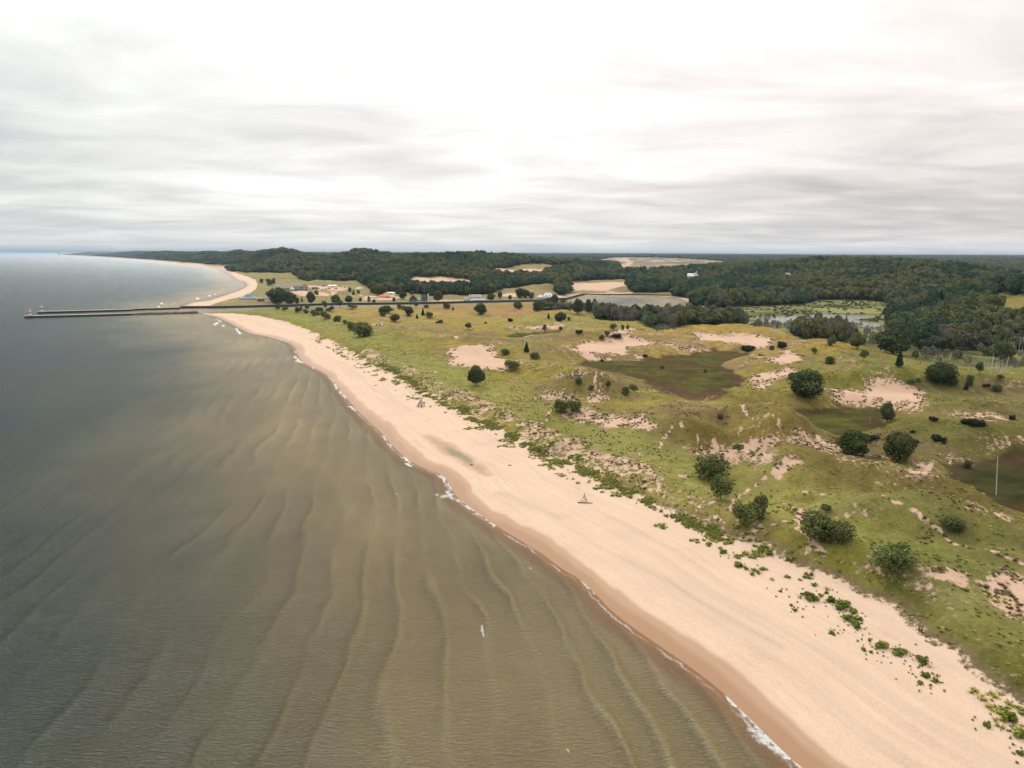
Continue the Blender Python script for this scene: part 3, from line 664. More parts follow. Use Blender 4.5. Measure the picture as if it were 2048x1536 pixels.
def make_water():
    X, Y = fan(60000, 0.1, 0.03, 3.0)
    nr, nc = X.shape; x = X.ravel(); y = Y.ravel()
    sh = np.empty(len(x))
    for i in range(0, len(x), 200000): sh[i:i + 200000] = -sdist(x[i:i + 200000], y[i:i + 200000], WATER)
    d = np.maximum(-sh, 0); r = np.hypot(x, y)
    # swell running in from the lake, steepening over the bars
    bend = (fbm(x / 40, y / 60, 601, 3) - .5) * 12 + 9 * np.exp(-d / 14) + (fbm(x / 10, y / 18, 603, 3) - .5) * 4.6 + (fbm(x / 4, y / 6, 604, 3) - .5) * .9
    u = x * math.cos(R(9)) + y * math.sin(R(9)) + bend
    ph = 2 * math.pi * u / 7.2
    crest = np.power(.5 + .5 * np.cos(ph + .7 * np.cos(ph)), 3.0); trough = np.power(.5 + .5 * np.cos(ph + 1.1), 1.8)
    grp = .3 + 1.05 * sstep(.38, .62, fbm(x / 16, y / 30, 611, 3))
    amp = .40 * grp * np.exp(-d / 75) * sstep(0, 10, d) * (r < 900)
    z = 0.02 + amp * crest
    z += (fbm(x / 9, y / 5, 617, 3) - .5) * .12 * (r < 300) * sstep(0, 10, d)
    foam = np.zeros(len(x))
    for P, w, k in FOAM:
        W = smooth_line(flat(P), 1); d0 = math.hypot(math.hypot(*W.mean(0)), CAM_H); wm = w / F_PX * d0 * 1.1
        if d0 > 350: wm *= 1.4
        sel = (x > W[:, 0].min() - 30) & (x < W[:, 0].max() + 30) & (y > W[:, 1].min() - 30) & (y < W[:, 1].max() + 30)
        xs, ys = x[sel], y[sel]
        dd = seg_dist(xs + (fbm(xs / 2.2, ys / 2.2, 621, 3) - .5) * 3 * wm, ys + (fbm(xs / 2.2, ys / 2.2, 631, 3) - .5) * 3 * wm, W)
        foam[sel] = np.maximum(foam[sel], np.clip(1.2 - dd / wm, 0, 1) * k)
    bars_swell_shade = np.clip(.5 + .30 * (fbm(u / 20, y / 60, 641, 3) - .5) - .17 * trough * np.maximum(grp - .35, 0) * np.exp(-d / 100) + .27 * crest * grp * np.exp(-d / 70), 0, 1)  # sandbar noise plus painted swell shading: troughs darkened, crests lightened
    keep = (sh < 3.0)
    F = grid_faces(nr, nc); F = F[keep[F].any(1)]
    me = np_mesh('lake_water', np.stack([x, y, z], 1), quads=F, mat=water_material())
    fattr(me, 'depth', d * (.8 + .4 * fbm(x / 60, y / 60, 651, 3))); fattr(me, 'foam', foam); fattr(me, 'crest', crest * grp * np.exp(-d / 110) * sstep(0, 6, d)); fattr(me, 'bars_swell_shade', bars_swell_shade)
    fattr(me, 'edge', d)
    return prop(obj_of('lake_water', me), kind='structure')
def water_material():
    m, nt = new_mat('lake water')
    pos = N(nt, 'ShaderNodeTexCoord').outputs['Object']
    dep = math_node(nt, 'DIVIDE', attr(nt, 'depth'), 138.0, clamp=True)
    wp = math_node(nt, 'MULTIPLY_ADD', noise(nt, pos, .02, 4, .6), .16, -.08)
    dep2 = math_node(nt, 'ADD', dep, wp, clamp=True)
    body = ramp(nt, dep2, [(0.0, (.20, .14, .08)), (.05, (.155, .120, .056)), (.18, (.180, .132, .058)), (.34, (.125, .096, .044)), (.50, (.058, .052, .026)), (.68, (.022, .028, .014)), (1.0, (.008, .014, .012))])
    patches = noise(nt, mapping(nt, pos, (.03, .018, 1), (0, 0, R(8))), 1.0, 6, .65)
    body = mixc(nt, 1.0, body, math_node(nt, 'MULTIPLY_ADD', patches, 1.0, .55), 'MULTIPLY')
    bars_swell_shade = attr(nt, 'bars_swell_shade')
    body = mixc(nt, 1.0, body, math_node(nt, 'MULTIPLY_ADD', bars_swell_shade, 1.5, .25), 'MULTIPLY')  # body colour takes the bar tone and the painted light and shade of waves
    foam = attr(nt, 'foam')
    fn = noise(nt, pos, 2.0, 7, .85, .8)
    ff = math_node(nt, 'MULTIPLY_ADD', math_node(nt, 'ADD', foam, math_node(nt, 'MULTIPLY_ADD', fn, 3.4, -1.7)), 2.6, -.9, clamp=True)
    ff = math_node(nt, 'MULTIPLY', ff, math_node(nt, 'MULTIPLY', foam, 5.0, clamp=True))
    # thin lace where the last wave dies on the sand
    ed0 = math_node(nt, 'ADD', attr(nt, 'edge'), math_node(nt, 'MULTIPLY_ADD', noise(nt, pos, .45, 5, .65), 2.6, -1.3))
    lace = math_node(nt, 'SUBTRACT', 1.0, math_node(nt, 'DIVIDE', math_node(nt, 'ABSOLUTE', math_node(nt, 'SUBTRACT', ed0, .75)), .5), clamp=True)
    lbr = math_node(nt, 'MULTIPLY_ADD', noise(nt, pos, .13, 3, .6), 5.0, -1.6, clamp=True)
    lace = math_node(nt, 'MULTIPLY', math_node(nt, 'MULTIPLY', lace, lbr), .75)
    ff = math_node(nt, 'MAXIMUM', math_node(nt, 'MULTIPLY', ff, .9), lace)
    body = mixc(nt, ff, body, (.80, .79, .77))
    # wind ripples, crests lying across the view; softer with distance
    r1 = noise(nt, mapping(nt, pos, (.9, 2.6, 1), (0, 0, R(10))), 1.0, 4, .65, .3)
    r2 = noise(nt, mapping(nt, pos, (.13, .30, 1), (0, 0, R(-14))), 1.0, 3, .6, .4)
    r3 = noise(nt, mapping(nt, pos, (.02, .05, 1), (0, 0, R(6))), 1.0, 4, .65, .4)
    hgt = math_node(nt, 'ADD', math_node(nt, 'MULTIPLY', r1, 1.25), math_node(nt, 'ADD', math_node(nt, 'MULTIPLY', r2, .30), math_node(nt, 'MULTIPLY', r3, .7)))
    bp = N(nt, 'ShaderNodeBump'); bp.inputs['Distance'].default_value = 1.0; bp.inputs['Strength'].default_value = .9
    nt.links.new(hgt, bp.inputs['Height'])
    df = N(nt, 'ShaderNodeBsdfDiffuse'); nt.links.new(body, df.inputs[0]); nt.links.new(bp.outputs[0], df.inputs['Normal'])
    gl = N(nt, 'ShaderNodeBsdfGlossy'); gl.inputs['Roughness'].default_value = .27; nt.links.new(bp.outputs[0], gl.inputs['Normal'])
    gl.inputs[0].default_value = (.90, .95, .98, 1)
    fr = N(nt, 'ShaderNodeFresnel'); fr.inputs[0].default_value = 1.33; nt.links.new(bp.outputs[0], fr.inputs['Normal'])
    # rough lake surface: mean reflectance saturates well below 1 at grazing angles
    f = fr.outputs[0]
    f = math_node(nt, 'MULTIPLY', math_node(nt, 'POWER', f, 1.6), 1.0)
    f = math_node(nt, 'MULTIPLY', f, math_node(nt, 'MULTIPLY_ADD', ff, -1, 1.0))
    mx = N(nt, 'ShaderNodeMixShader'); nt.links.new(f, mx.inputs[0]); nt.links.new(df.outputs[0], mx.inputs[1]); nt.links.new(gl.outputs[0], mx.inputs[2])
    # the last film of water over the sand is clear
    tr = N(nt, 'ShaderNodeBsdfTransparent'); tr.inputs[0].default_value = (.86, .80, .72, 1)
    mx2 = N(nt, 'ShaderNodeMixShader')
    ed = math_node(nt, 'MULTIPLY', attr(nt, 'edge'), 1 / 5.0, clamp=True)
    ed = math_node(nt, 'MAXIMUM', math_node(nt, 'MULTIPLY_ADD', ed, .9, .1), ff)
    nt.links.new(ed, mx2.inputs[0]); nt.links.new(tr.outputs[0], mx2.inputs[1]); nt.links.new(mx.outputs[0], mx2.inputs[2])
    finish(nt, mx2.outputs[0]); return m
def still_water(name, P, z):
    m, nt = new_mat('still water')
    b = N(nt, 'ShaderNodeBsdfPrincipled'); b.inputs['Base Color'].default_value = (.10, .10, .075, 1); b.inputs['Roughness'].default_value = .12
    pos = N(nt, 'ShaderNodeTexCoord').outputs['Object']; bp = N(nt, 'ShaderNodeBump'); bp.inputs['Strength'].default_value = .06
    nt.links.new(noise(nt, pos, .8, 3), bp.inputs['Height']); nt.links.new(bp.outputs[0], b.inputs['Normal'])
    finish(nt, b.outputs[0])
    c = P.mean(0); Q = c + (P - c) * 1.12
    me = bpy.data.meshes.new(name); me.from_pydata([(a, b_, z) for a, b_ in Q], [], [list(range(len(Q)))]); me.materials.append(m); me.update()
    return prop(obj_of(name, me), kind='structure')

ground = make_ground()
water = make_water()
still_water('marsh_water', MARSH_W, 1.0)
still_water('dune_pond', POND, 1.62)

# ------------------------------------------------------------------ materials for things
def simple(name, c, rough=.8, var=.15, scale=1.0, metal=0):
    m, nt = new_mat(name)
    b = N(nt, 'ShaderNodeBsdfPrincipled'); b.inputs['Roughness'].default_value = rough; b.inputs['Metallic'].default_value = metal
    b.inputs['Specular IOR Level'].default_value = .3
    pos = N(nt, 'ShaderNodeTexCoord').outputs['Object']
    k = math_node(nt, 'MULTIPLY_ADD', noise(nt, pos, scale, 4, .65), var * 2.5, 1 - var * 1.25)
    nt.links.new(mixc(nt, 1.0, c, k, 'MULTIPLY'), b.inputs['Base Color'])
    finish(nt, b.outputs[0]); return m
def leaf_mat(name, cols, tl=.25, inst=.5):
    """cols: ramp over the random number every copy gets"""
    m, nt = new_mat(name)
    rnd = N(nt, 'ShaderNodeObjectInfo').outputs['Random']
    c = ramp(nt, rnd, [(i / max(1, len(cols) - 1), k) for i, k in enumerate(cols)])
    t = attr(nt, 'tint')
    c = mixc(nt, 1.0, c, math_node(nt, 'MULTIPLY_ADD', t, 1.0, .5), 'MULTIPLY')
    d = N(nt, 'ShaderNodeBsdfDiffuse'); nt.links.new(c, d.inputs[0])
    tr = N(nt, 'ShaderNodeBsdfTranslucent'); nt.links.new(c, tr.inputs[0])
    mx = N(nt, 'ShaderNodeMixShader'); mx.inputs[0].default_value = tl
    nt.links.new(d.outputs[0], mx.inputs[1]); nt.links.new(tr.outputs[0], mx.inputs[2])
    finish(nt, mx.outputs[0]); return m
M = {
 'leaf_dark': leaf_mat('dark foliage', [(.064, .085, .030), (.090, .104, .034), (.066, .086, .040), (.105, .112, .038)]),
 'leaf_wood': leaf_mat('woodland foliage', [(0.059, 0.092, 0.047), (0.083, 0.109, 0.052), (0.066, 0.104, 0.059), (0.104, 0.116, 0.054), (0.078, 0.090, 0.052), (0.124, 0.127, 0.061), (0.059, 0.092, 0.052), (0.109, 0.101, 0.065)]),
 'leaf_wood_olive': leaf_mat('olive woodland foliage', [(0.104, 0.118, 0.047), (0.124, 0.132, 0.053), (0.112, 0.112, 0.050), (0.142, 0.139, 0.059)]),
 'leaf_wood_deep': leaf_mat('deep woodland foliage', [(0.047, 0.076, 0.042), (0.059, 0.090, 0.050), (0.052, 0.078, 0.052)]),
 'leaf_conifer': leaf_mat('conifer foliage', [(.026, .040, .022), (.036, .048, .028)]),
 'leaf_light': leaf_mat('light foliage', [(.075, .105, .040), (.095, .125, .048)], .35),
 'leaf_bush': leaf_mat('bush foliage', [(.085, .112, .036), (.110, .130, .044), (.092, .104, .042), (.125, .135, .046)]),
 'leaf_willow': leaf_mat('willow foliage', [(.105, .118, .062), (.125, .132, .076), (.095, .105, .060)]),
 'leaf_grey': leaf_mat('half dead twigs', [(.14, .125, .10), (.17, .155, .13), (.12, .12, .08)], .1),
 'leaf_mat': leaf_mat('juniper foliage', [(.032, .044, .026), (.042, .050, .028)]),
 'bark': simple('bark', (.13, .105, .08), .9, .3, 6),
 'dead': simple('bleached dead wood', (.50, .46, .40), .85, .2, 2),
 'grass': leaf_mat('marram grass', [(.34, .32, .075), (.40, .34, .10), (.27, .27, .06), (.44, .34, .13)], .35),
 'grass_green': leaf_mat('green beach growth', [(.16, .20, .04), (.22, .24, .05), (.14, .17, .04)], .3),
 'grass_hedge': leaf_mat('dense dune growth', [(.19, .20, .055), (.23, .23, .065), (.26, .23, .09)], .3),
 'grass_brown': leaf_mat('dead brown growth', [(.15, .115, .06), (.20, .15, .08), (.12, .10, .05)], .2),
 'concrete': simple('weathered concrete', (.30, .29, .26), .85, .25, .4),
 'piling': simple('dark steel sheet piling', (.035, .037, .034), .7, .4, .5),
 'rock': simple('wet jetty rock', (.10, .095, .085), .8, .5, .7),
 'white': simple('white paint', (.78, .78, .76), .6, .06, 1),
 'cream': simple('cream paint', (.66, .62, .55), .6, .06, 1),
 'red': simple('red paint', (.50, .06, .05), .5, .1, 1),
 'green': simple('green paint', (.04, .16, .09), .5, .1, 1),
 'blue_roof': simple('blue grey roof', (.22, .27, .33), .7, .15, 2),
 'grey_roof': simple('grey shingle roof', (.26, .24, .22), .85, .2, 1.5),
 'tan_roof': simple('weathered cedar roof', (.30, .25, .20), .9, .3, 1.2),
 'pale_roof': simple('pale metal roof', (.55, .57, .58), .5, .08, 1),
 'dark_roof': simple('charcoal roof', (.035, .038, .045), .7, .15, 1.5),
 'dark_wall': simple('charcoal boarding', (.045, .045, .05), .8, .15, 2),
 'shingle': simple('weathered shingle wall', (.30, .26, .22), .9, .2, 2),
 'brown': simple('brown boarding', (.16, .11, .08), .85, .2, 2),
 'glass': simple('dark window glass', (.025, .03, .035), .15, .1, 1),
 'orange': simple('orange clay heap', (.52, .24, .10), .9, .2, .5),
 'tan': simple('tan sand heap', (.55, .42, .28), .9, .15, .5),
 'car_white': simple('white car paint', (.75, .75, .75), .3, .03), 'car_dark': simple('dark car paint', (.04, .045, .05), .3, .03), 'car_red': simple('red car paint', (.32, .05, .04), .3, .03),
 'tyre': simple('tyre rubber', (.02, .02, .02), .9, .05),
}

# ------------------------------------------------------------------ plants: meshes in a unit box, foot at the origin
import bmesh
def ico(n):
    bm = bmesh.new(); bmesh.ops.create_icosphere(bm, subdivisions=n, radius=1)
    V = np.array([v.co[:] for v in bm.verts]); F = np.array([[v.index for v in f.verts] for f in bm.faces]); bm.free(); return V, F
ICO1, ICO2 = ico(1), ico(2)
def foliage(name, seed, lobes, n_leaf, leaf, mat, core=.86, spread=.42, flat_leaf=1.0, ico_=None, rag=1.12):
    rg = np.random.default_rng(seed)
    L = np.array(lobes)                                   # x y z rx ry rz
    V = []; Q = []; T = []; tint = []
    base = 0
    IV, IF = ico_ or ICO1
    if core:
        for l in L:
            w = rg.normal(0, .07, (len(IV), 1))
            P = IV * (1 + w) * l[3:] * core + l[:3]; P[:, 2] = np.maximum(P[:, 2], .01)
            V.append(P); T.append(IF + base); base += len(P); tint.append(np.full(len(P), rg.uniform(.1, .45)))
    area = L[:, 3] * L[:, 5]; k = rg.choice(len(L), int(n_leaf * 2.2), p=area / area.sum())
    nrm = rg.normal(size=(len(k), 3)); nrm[:, 2] += .25; nrm /= np.linalg.norm(nrm, axis=1)[:, None]
    P = L[k, :3] + nrm * L[k, 3:] * rg.uniform(.82, rag, (len(k), 1))
    ok = P[:, 2] > .015
    for j, l in enumerate(L):
        ins = (((P - l[:3]) / (l[3:] * .84)) ** 2).sum(1) < 1
        ok &= ~(ins & (k != j))
    P = P[ok][:n_leaf]; nr = nrm[ok][:n_leaf]; kk = k[ok][:n_leaf]
    nn = nr + rg.normal(0, spread, nr.shape); nn /= np.linalg.norm(nn, axis=1)[:, None]
    a = np.cross(nn, rg.normal(size=nn.shape)); a /= np.linalg.norm(a, axis=1)[:, None]; b = np.cross(nn, a)
    s = leaf * rg.uniform(.55, 1.35, (len(P), 1)) * .5
    ltint = rg.uniform(0, 1, len(L))
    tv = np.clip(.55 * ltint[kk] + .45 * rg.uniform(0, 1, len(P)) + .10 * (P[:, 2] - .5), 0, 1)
    C = [P + a * s + b * s * .7 * flat_leaf, P - a * s * .8 + b * s * flat_leaf, P - a * s - b * s * .8 * flat_leaf, P + a * s * .7 - b * s * flat_leaf]
    LV = np.stack(C, 1).reshape(-1, 3); V.append(LV); Q = np.arange(len(LV)).reshape(-1, 4) + base
    tint.append(np.repeat(tv, 4))
    me = np_mesh(name, np.concatenate(V), quads=Q, tris=np.concatenate(T) if T else None, mat=mat, smooth=False)
    fattr(me, 'tint', np.concatenate(tint)); return me
def lobes_round(seed, n=11, zc=.52, rz=.42, r=.36, lr=(.11, .25), bottom=.05):
    rg = np.random.default_rng(seed); L = [(0, 0, zc, r * .88, r * .88, rz * .98)]
    for i in range(n):
        th = i * 2.4 + rg.uniform(-.4, .4); u = rg.uniform(-.9, 1.0)
        q = math.sqrt(max(0, 1 - u * u)); s = rg.uniform(*lr); k = rg.uniform(.75, 1.0)
        z = zc + u * (rz) * .78 * k
        L.append((math.cos(th) * q * (r) * .85 * k, math.sin(th) * q * r * .85 * k, max(z, bottom + s * .6), s, s, s * .85))
    L = np.array(L)
    L[:, [0, 1, 3, 4]] *= .5 / max(np.abs(L[:, 0]).max() + .17, np.abs(L[:, 1]).max() + .17)
    L[:, 2] *= 1 / max((L[:, 2] + L[:, 5]).max(), .9); return L
def lobes_shrub(seed, n=7):
    rg = np.random.default_rng(seed); L = []
    for i in range(n):
        th = i * 2.4 + rg.uniform(-.3, .3); q = rg.uniform(.05, .32); s = rg.uniform(.16, .24)
        L.append((math.cos(th) * q, math.sin(th) * q, rg.uniform(.25, .74), s * rg.uniform(.7, 1.1), s * rg.uniform(.7, 1.1), rg.uniform(.18, .34)))
    return np.array(L)
def lobes_mat(seed, n=9):
    rg = np.random.default_rng(seed)
    return np.array([(rg.uniform(-.34, .34), rg.uniform(-.30, .30), rg.uniform(.25, .5), rg.uniform(.12, .2), rg.uniform(.12, .2), rg.uniform(.25, .5)) for _ in range(n)])
def lobes_spruce(seed):
    rg = np.random.default_rng(seed); L = []
    for i in range(9):
        z = .1 + .09 * i; rr = .40 * (1 - i / 9.6)
        for j in range(5 if i < 6 else 2):
            th = j * 1.257 + i * .6; L.append((math.cos(th) * rr * .6, math.sin(th) * rr * .6, z + rg.uniform(-.02, .02), rr * .45 + .03, rr * .45 + .03, .055))
    L.append((0, 0, .45, .16, .16, .42)); L.append((0, 0, .85, .05, .05, .15)); return np.array(L)
def tube(pts, rad, n=6):
    pts = np.array(pts, float); V = []; F = []
    up = np.array([.3, .2, 1.0])
    for i, p in enumerate(pts):
        t = pts[min(i + 1, len(pts) - 1)] - pts[max(i - 1, 0)]; t = t / (np.linalg.norm(t) + 1e-9)
        a = np.cross(t, up if abs(t @ up) < .98 * np.linalg.norm(up) else np.array([1., 0, 0])); a /= np.linalg.norm(a) + 1e-9; b = np.cross(t, a)
        for k in range(n): V.append(p + (a * math.cos(2 * math.pi * k / n) + b * math.sin(2 * math.pi * k / n)) * rad[i])
    for i in range(len(pts) - 1):
        for k in range(n): F.append((i * n + k, i * n + (k + 1) % n, (i + 1) * n + (k + 1) % n, (i + 1) * n + k))
    return np.array(V), np.array(F)
def tubes_mesh(name, parts, mat):
    V = []; F = []; b = 0
    for p, r in parts:
        v, f = tube(p, r); V.append(v); F.append(f + b); b += len(v)
    return np_mesh(name, np.concatenate(V), quads=np.concatenate(F), mat=mat)
def trunk_mesh(seed, lobes, r=.035):
    rg = np.random.default_rng(seed)
    parts = [([(0, 0, -.04), (0, 0, .1), (.01, .01, .3), (0, .02, .6)], [r * 1.3, r, r * .75, r * .3])]
    for l in list(lobes)[1:7]:
        parts.append(([(0, 0, .12 + rg.uniform(0, .1)), (l[0] * .5, l[1] * .5, .12 + (l[2] - .12) * .6), (l[0] * .9, l[1] * .9, l[2])], [r * .5, r * .35, r * .12]))
    return tubes_mesh('trunk', parts, M['bark'])
CR = {}
def crown_set():
    for i in range(5):
        L = lobes_round(20 + i, 12); CR['round', i] = (foliage('crown', i, L, 2000, .060, M['leaf_dark'], core=.70, rag=1.3, ico_=ICO2), trunk_mesh(i, L))
    for i in range(2):
        L = lobes_round(50 + i, 9, .54, .42, .36, (.2, .28), .08); CR['oval', i] = (foliage('crown', 60 + i, L, 1500, .06, M['leaf_dark'], ico_=ICO2), trunk_mesh(i + 50, L))
    for i in range(2):
        L = lobes_spruce(70 + i); CR['spruce', i] = (foliage('crown', 70 + i, L, 1100, .07, M['leaf_conifer'], core=.7, ico_=ICO1), trunk_mesh(70 + i, L[:1]))
    for i in range(3):
        L = lobes_round(90 + i, 9, .6, .32, .34, (.12, .18), .25); CR['light', i] = (foliage('crown', 90 + i, L, 700, .062, M['leaf_light'], core=.55), trunk_mesh(90 + i, L, .02))
    for i in range(6):
        L = lobes_round(120 + i, 10); CR['wood', i] = (foliage('crown', 120 + i, L, 420, .11, M[('leaf_wood', 'leaf_wood_olive', 'leaf_wood_deep')[i // 2]], core=.92, spread=.28, ico_=ICO1), trunk_mesh(120 + i, L))
    for i in range(2):
        L = lobes_round(140 + i, 9, .55, .4, .3, (.12, .2), .1); CR['grey', i] = (foliage('crown', 140 + i, L, 380, .075, M['leaf_grey'], core=0, spread=1.2), trunk_mesh(140 + i, L, .03))
    for i in range(4):
        CR['bush', i] = (foliage('foliage', 160 + i, lobes_shrub(160 + i, 12), 1250, .056, M['leaf_bush'], core=.45, spread=.8, rag=1.4, ico_=ICO2), trunk_mesh(160 + i, lobes_shrub(160 + i), .02))
    for i in range(3):
        CR['willow', i] = (foliage('foliage', 180 + i, lobes_shrub(180 + i), 800, .07, M['leaf_willow'], core=.62), trunk_mesh(180 + i, lobes_shrub(180 + i), .02))
    for i in range(3):
        CR['mat', i] = (foliage('foliage', 200 + i, lobes_mat(200 + i), 900, .07, M['leaf_mat'], core=.85), None)
crown_set()
def variants(k): return [c for c in CR if c[0] == k]
NAMES = {'round': 'round_tree', 'oval': 'oval_tree', 'spruce': 'conifer', 'light': 'young_tree', 'bush': 'bush', 'willow': 'willow_shrub', 'mat': 'juniper_mat', 'wood': 'forest_tree', 'grey': 'bare_tree'}
FIRST = {}
def plant(kind, x, y, z, h, w, rz, i=0):
    v = variants(kind); key = v[i % len(v)]
    leaf, trunk = CR[key]
    e = bpy.data.objects.new(NAMES[kind], None); COL.objects.link(e); e.empty_display_size = .1
    e.location = (x, y, z - .05 * h * .3); e.rotation_euler = (0, 0, rz); e.scale = (w, w, h)
    c = obj_of('crown' if kind not in ('bush', 'willow', 'mat') else 'foliage', leaf, e)
    if trunk is not None: obj_of('trunk' if kind not in ('bush', 'willow') else 'stems', trunk, e)
    FIRST.setdefault(key, c)
    return e

# single trees and bushes out on the dunes: foot px, py, height px, width px
SINGLE = [('oval', 952, 772, 40, 29), ('spruce', 1053, 703, 21, 13), ('bush', 1011, 709, 12, 19), ('bush', 1024, 739, 17, 34), ('bush', 1068, 719, 13, 24), ('bush', 1157, 768, 13, 15), ('light', 1182, 786, 17, 13), ('light', 1216, 779, 18, 13),
 ('bush', 1251, 789, 14, 21), ('bush', 1267, 782, 13, 20), ('bush', 1122, 824, 27, 30), ('bush', 1149, 826, 25, 30), ('bush', 1089, 660, 10, 10), ('bush', 1122, 660, 8, 9), ('mat', 1159, 666, 7, 19), ('bush', 1226, 661, 13, 16), ('bush', 1245, 660, 9, 9), ('bush', 1255, 659, 9, 7),
 ('bush', 1203, 678, 9, 13), ('bush', 1214, 674, 12, 11), ('mat', 1236, 674, 8, 22), ('light', 937, 660, 15, 14), ('willow', 880, 647, 10, 22), ('mat', 971, 647, 4, 6), ('mat', 1019, 643, 8, 13),
 ('bush', 727, 673, 27, 42), ('bush', 703, 661, 18, 16), ('round', 771, 626, 14, 26), ('bush', 767, 634, 9, 15), ('round', 790, 644, 14, 18), ('round', 818, 630, 16, 18), ('bush', 808, 621, 9, 13), ('spruce', 834, 637, 10, 7), ('spruce', 846, 631, 16, 9), ('bush', 859, 635, 12, 15), ('spruce', 817, 632, 12, 7),
 ('bush', 890, 615, 9, 9), ('bush', 896, 617, 9, 10), ('spruce', 906, 620, 8, 5), ('round', 961, 629, 22, 21), ('bush', 892, 616, 10, 11), ('round', 1036, 619, 17, 17), ('round', 1076, 623, 22, 20), ('spruce', 1097, 637, 11, 7), ('round', 1121, 644, 19, 22), ('bush', 1138, 641, 7, 8),
 ('bush', 523, 566, 9, 8), ('willow', 542, 571, 16, 26), ('round', 556, 609, 30, 35), ('round', 579, 609, 23, 24), ('round', 622, 608, 23, 16), ('bush', 633, 592, 11, 10), ('round', 672, 609, 18, 17), ('bush', 700, 584, 9, 8), ('spruce', 707, 590, 11, 7), ('bush', 717, 588, 8, 7), ('bush', 595, 607, 10, 11), ('spruce', 604, 603, 9, 5), ('round', 757, 590, 17, 30), ('round', 806, 598, 14, 13), ('round', 796, 590, 10, 13), ('round', 824, 590, 8, 9), ('oval', 876, 604, 22, 16),
 ('willow', 556, 618, 15, 17), ('willow', 570, 621, 11, 16), ('willow', 597, 626, 15, 20), ('willow', 612, 627, 11, 16), ('willow', 629, 631, 15, 24), ('willow', 651, 638, 18, 26), ('willow', 674, 643, 16, 22), ('willow', 690, 648, 10, 14), ('willow', 660, 623, 12, 26), ('willow', 640, 624, 12, 22), ('willow', 649, 614, 16, 15), ('light', 681, 615, 14, 13), ('round', 698, 606, 14, 14), ('light', 721, 606, 11, 8), ('light', 738, 609, 16, 8), ('light', 748, 609, 10, 9), ('light', 788, 607, 12, 9), ('bush', 798, 618, 9, 11), ('light', 832, 616, 11, 11), ('bush', 852, 616, 7, 11), ('willow', 705, 618, 9, 26), ('willow', 615, 617, 10, 18),
 ('round', 982, 601, 14, 16), ('oval', 1000, 598, 15, 8), ('oval', 1020, 601, 11, 7), ('round', 1040, 596, 18, 18), ('round', 1052, 596, 15, 14), ('willow', 1063, 597, 17, 18), ('round', 1109, 609, 19, 15), ('round', 1097, 610, 14, 11), ('light', 1126, 611, 14, 13), ('oval', 1177, 627, 28, 10), ('oval', 1188, 625, 27, 9), ('round', 1155, 628, 29, 19), ('grey', 1140, 627, 24, 10), ('oval', 1160, 627, 26, 10), ('round', 1272, 585, 10, 8),
 ('round', 1785, 709, 44, 60), ('oval', 1714, 698, 29, 23), ('light', 1727, 721, 19, 16), ('light', 1830, 721, 17, 14), ('spruce', 1798, 734, 32, 16), ('bush', 1916, 717, 15, 17), ('bush', 1976, 712, 16, 20), ('round', 2003, 723, 32, 32), ('bush', 1657, 727, 11, 18), ('round', 1880, 768, 36, 42), ('bush', 1904, 770, 15, 18), ('light', 1958, 752, 22, 13), ('bush', 1939, 772, 18, 16), ('spruce', 1932, 779, 12, 9), ('bush', 1993, 783, 13, 15), ('mat', 1973, 773, 6, 14), ('round', 1984, 614, 19, 18),
 ('round', 1613, 795, 50, 59), ('bush', 1585, 757, 12, 18), ('bush', 1821, 770, 9, 18), ('light', 1836, 768, 12, 9), ('round', 1773, 845, 36, 22), ('round', 1705, 910, 43, 49), ('round', 1794, 923, 51, 47), ('mat', 1865, 842, 8, 17), ('mat', 1946, 851, 14, 36), ('mat', 1873, 882, 12, 28), ('mat', 1824, 887, 8, 26), ('mat', 1826, 865, 5, 11), ('mat', 1889, 887, 4, 10), ('bush', 1441, 837, 12, 12), ('light', 1477, 904, 14, 25), ('bush', 1935, 936, 12, 19), ('bush', 1906, 1060, 21, 38),
 ('bush', 1421, 958, 48, 64), ('bush', 1441, 998, 42, 44), ('mat', 1732, 876, 9, 42), ('mat', 1563, 694, 12, 22), ('bush', 1543, 700, 9, 11), ('bush', 1628, 707, 11, 13), ('bush', 1659, 727, 12, 19), ('mat', 1493, 700, 10, 34), ('willow', 1663, 692, 26, 22), ('bush', 1490, 1050, 42, 52), ('bush', 1521, 1036, 40, 32), ('bush', 1638, 1078, 48, 66), ('bush', 1682, 1083, 36, 48), ('bush', 1785, 1146, 46, 72), ('light', 1651, 1024, 14, 24), ('bush', 1972, 610, 8, 10), ('light', 2000, 762, 10, 12), ('mat', 2027, 838, 8, 14), ('bush', 1410, 745, 6, 9), ('bush', 1324, 737, 6, 9), ('mat', 1205, 722, 5, 8), ('mat', 1290, 714, 6, 10)]
LANDMARKS = [(960, 716, 'the round bare sand bowl'), (1065, 664, 'the small dune pond'), (1230, 690, 'the wide bare sand slope'), (1460, 672, 'the long sandy ridge crest'), (1340, 752, 'the large red green meadow hollow'), (1560, 750, 'the bare slope by the hollow'),
 (1750, 795, 'the broad sand patch on right'), (1640, 845, 'the oval green hollow'), (1570, 895, 'the steep pyramid dune'), (1170, 812, 'the tufted sand knoll'), (1500, 1070, 'the sandy beach footpath'), (1960, 970, 'the wet hollow at right edge'), (1870, 1160, 'the tufted sand field'),
 (690, 612, 'the channel seawall'), (838, 598, 'the charcoal gabled house'), (948, 597, 'the long white house'), (1090, 592, 'the white house by the lake'), (590, 575, 'the large shingled house'), (510, 595, 'the blue roofed beach house'), (660, 650, 'the green foredune back slope'), (1220, 625, 'the dark wood before the lake'), (1840, 680, 'the marsh of dead trunks'),
 (870, 640, 'the brown flat by the channel'), (2000, 610, 'the bald grassy hillside'), (775, 590, 'the orange earth heap'), (1920, 830, 'the tufted rise on the right')]
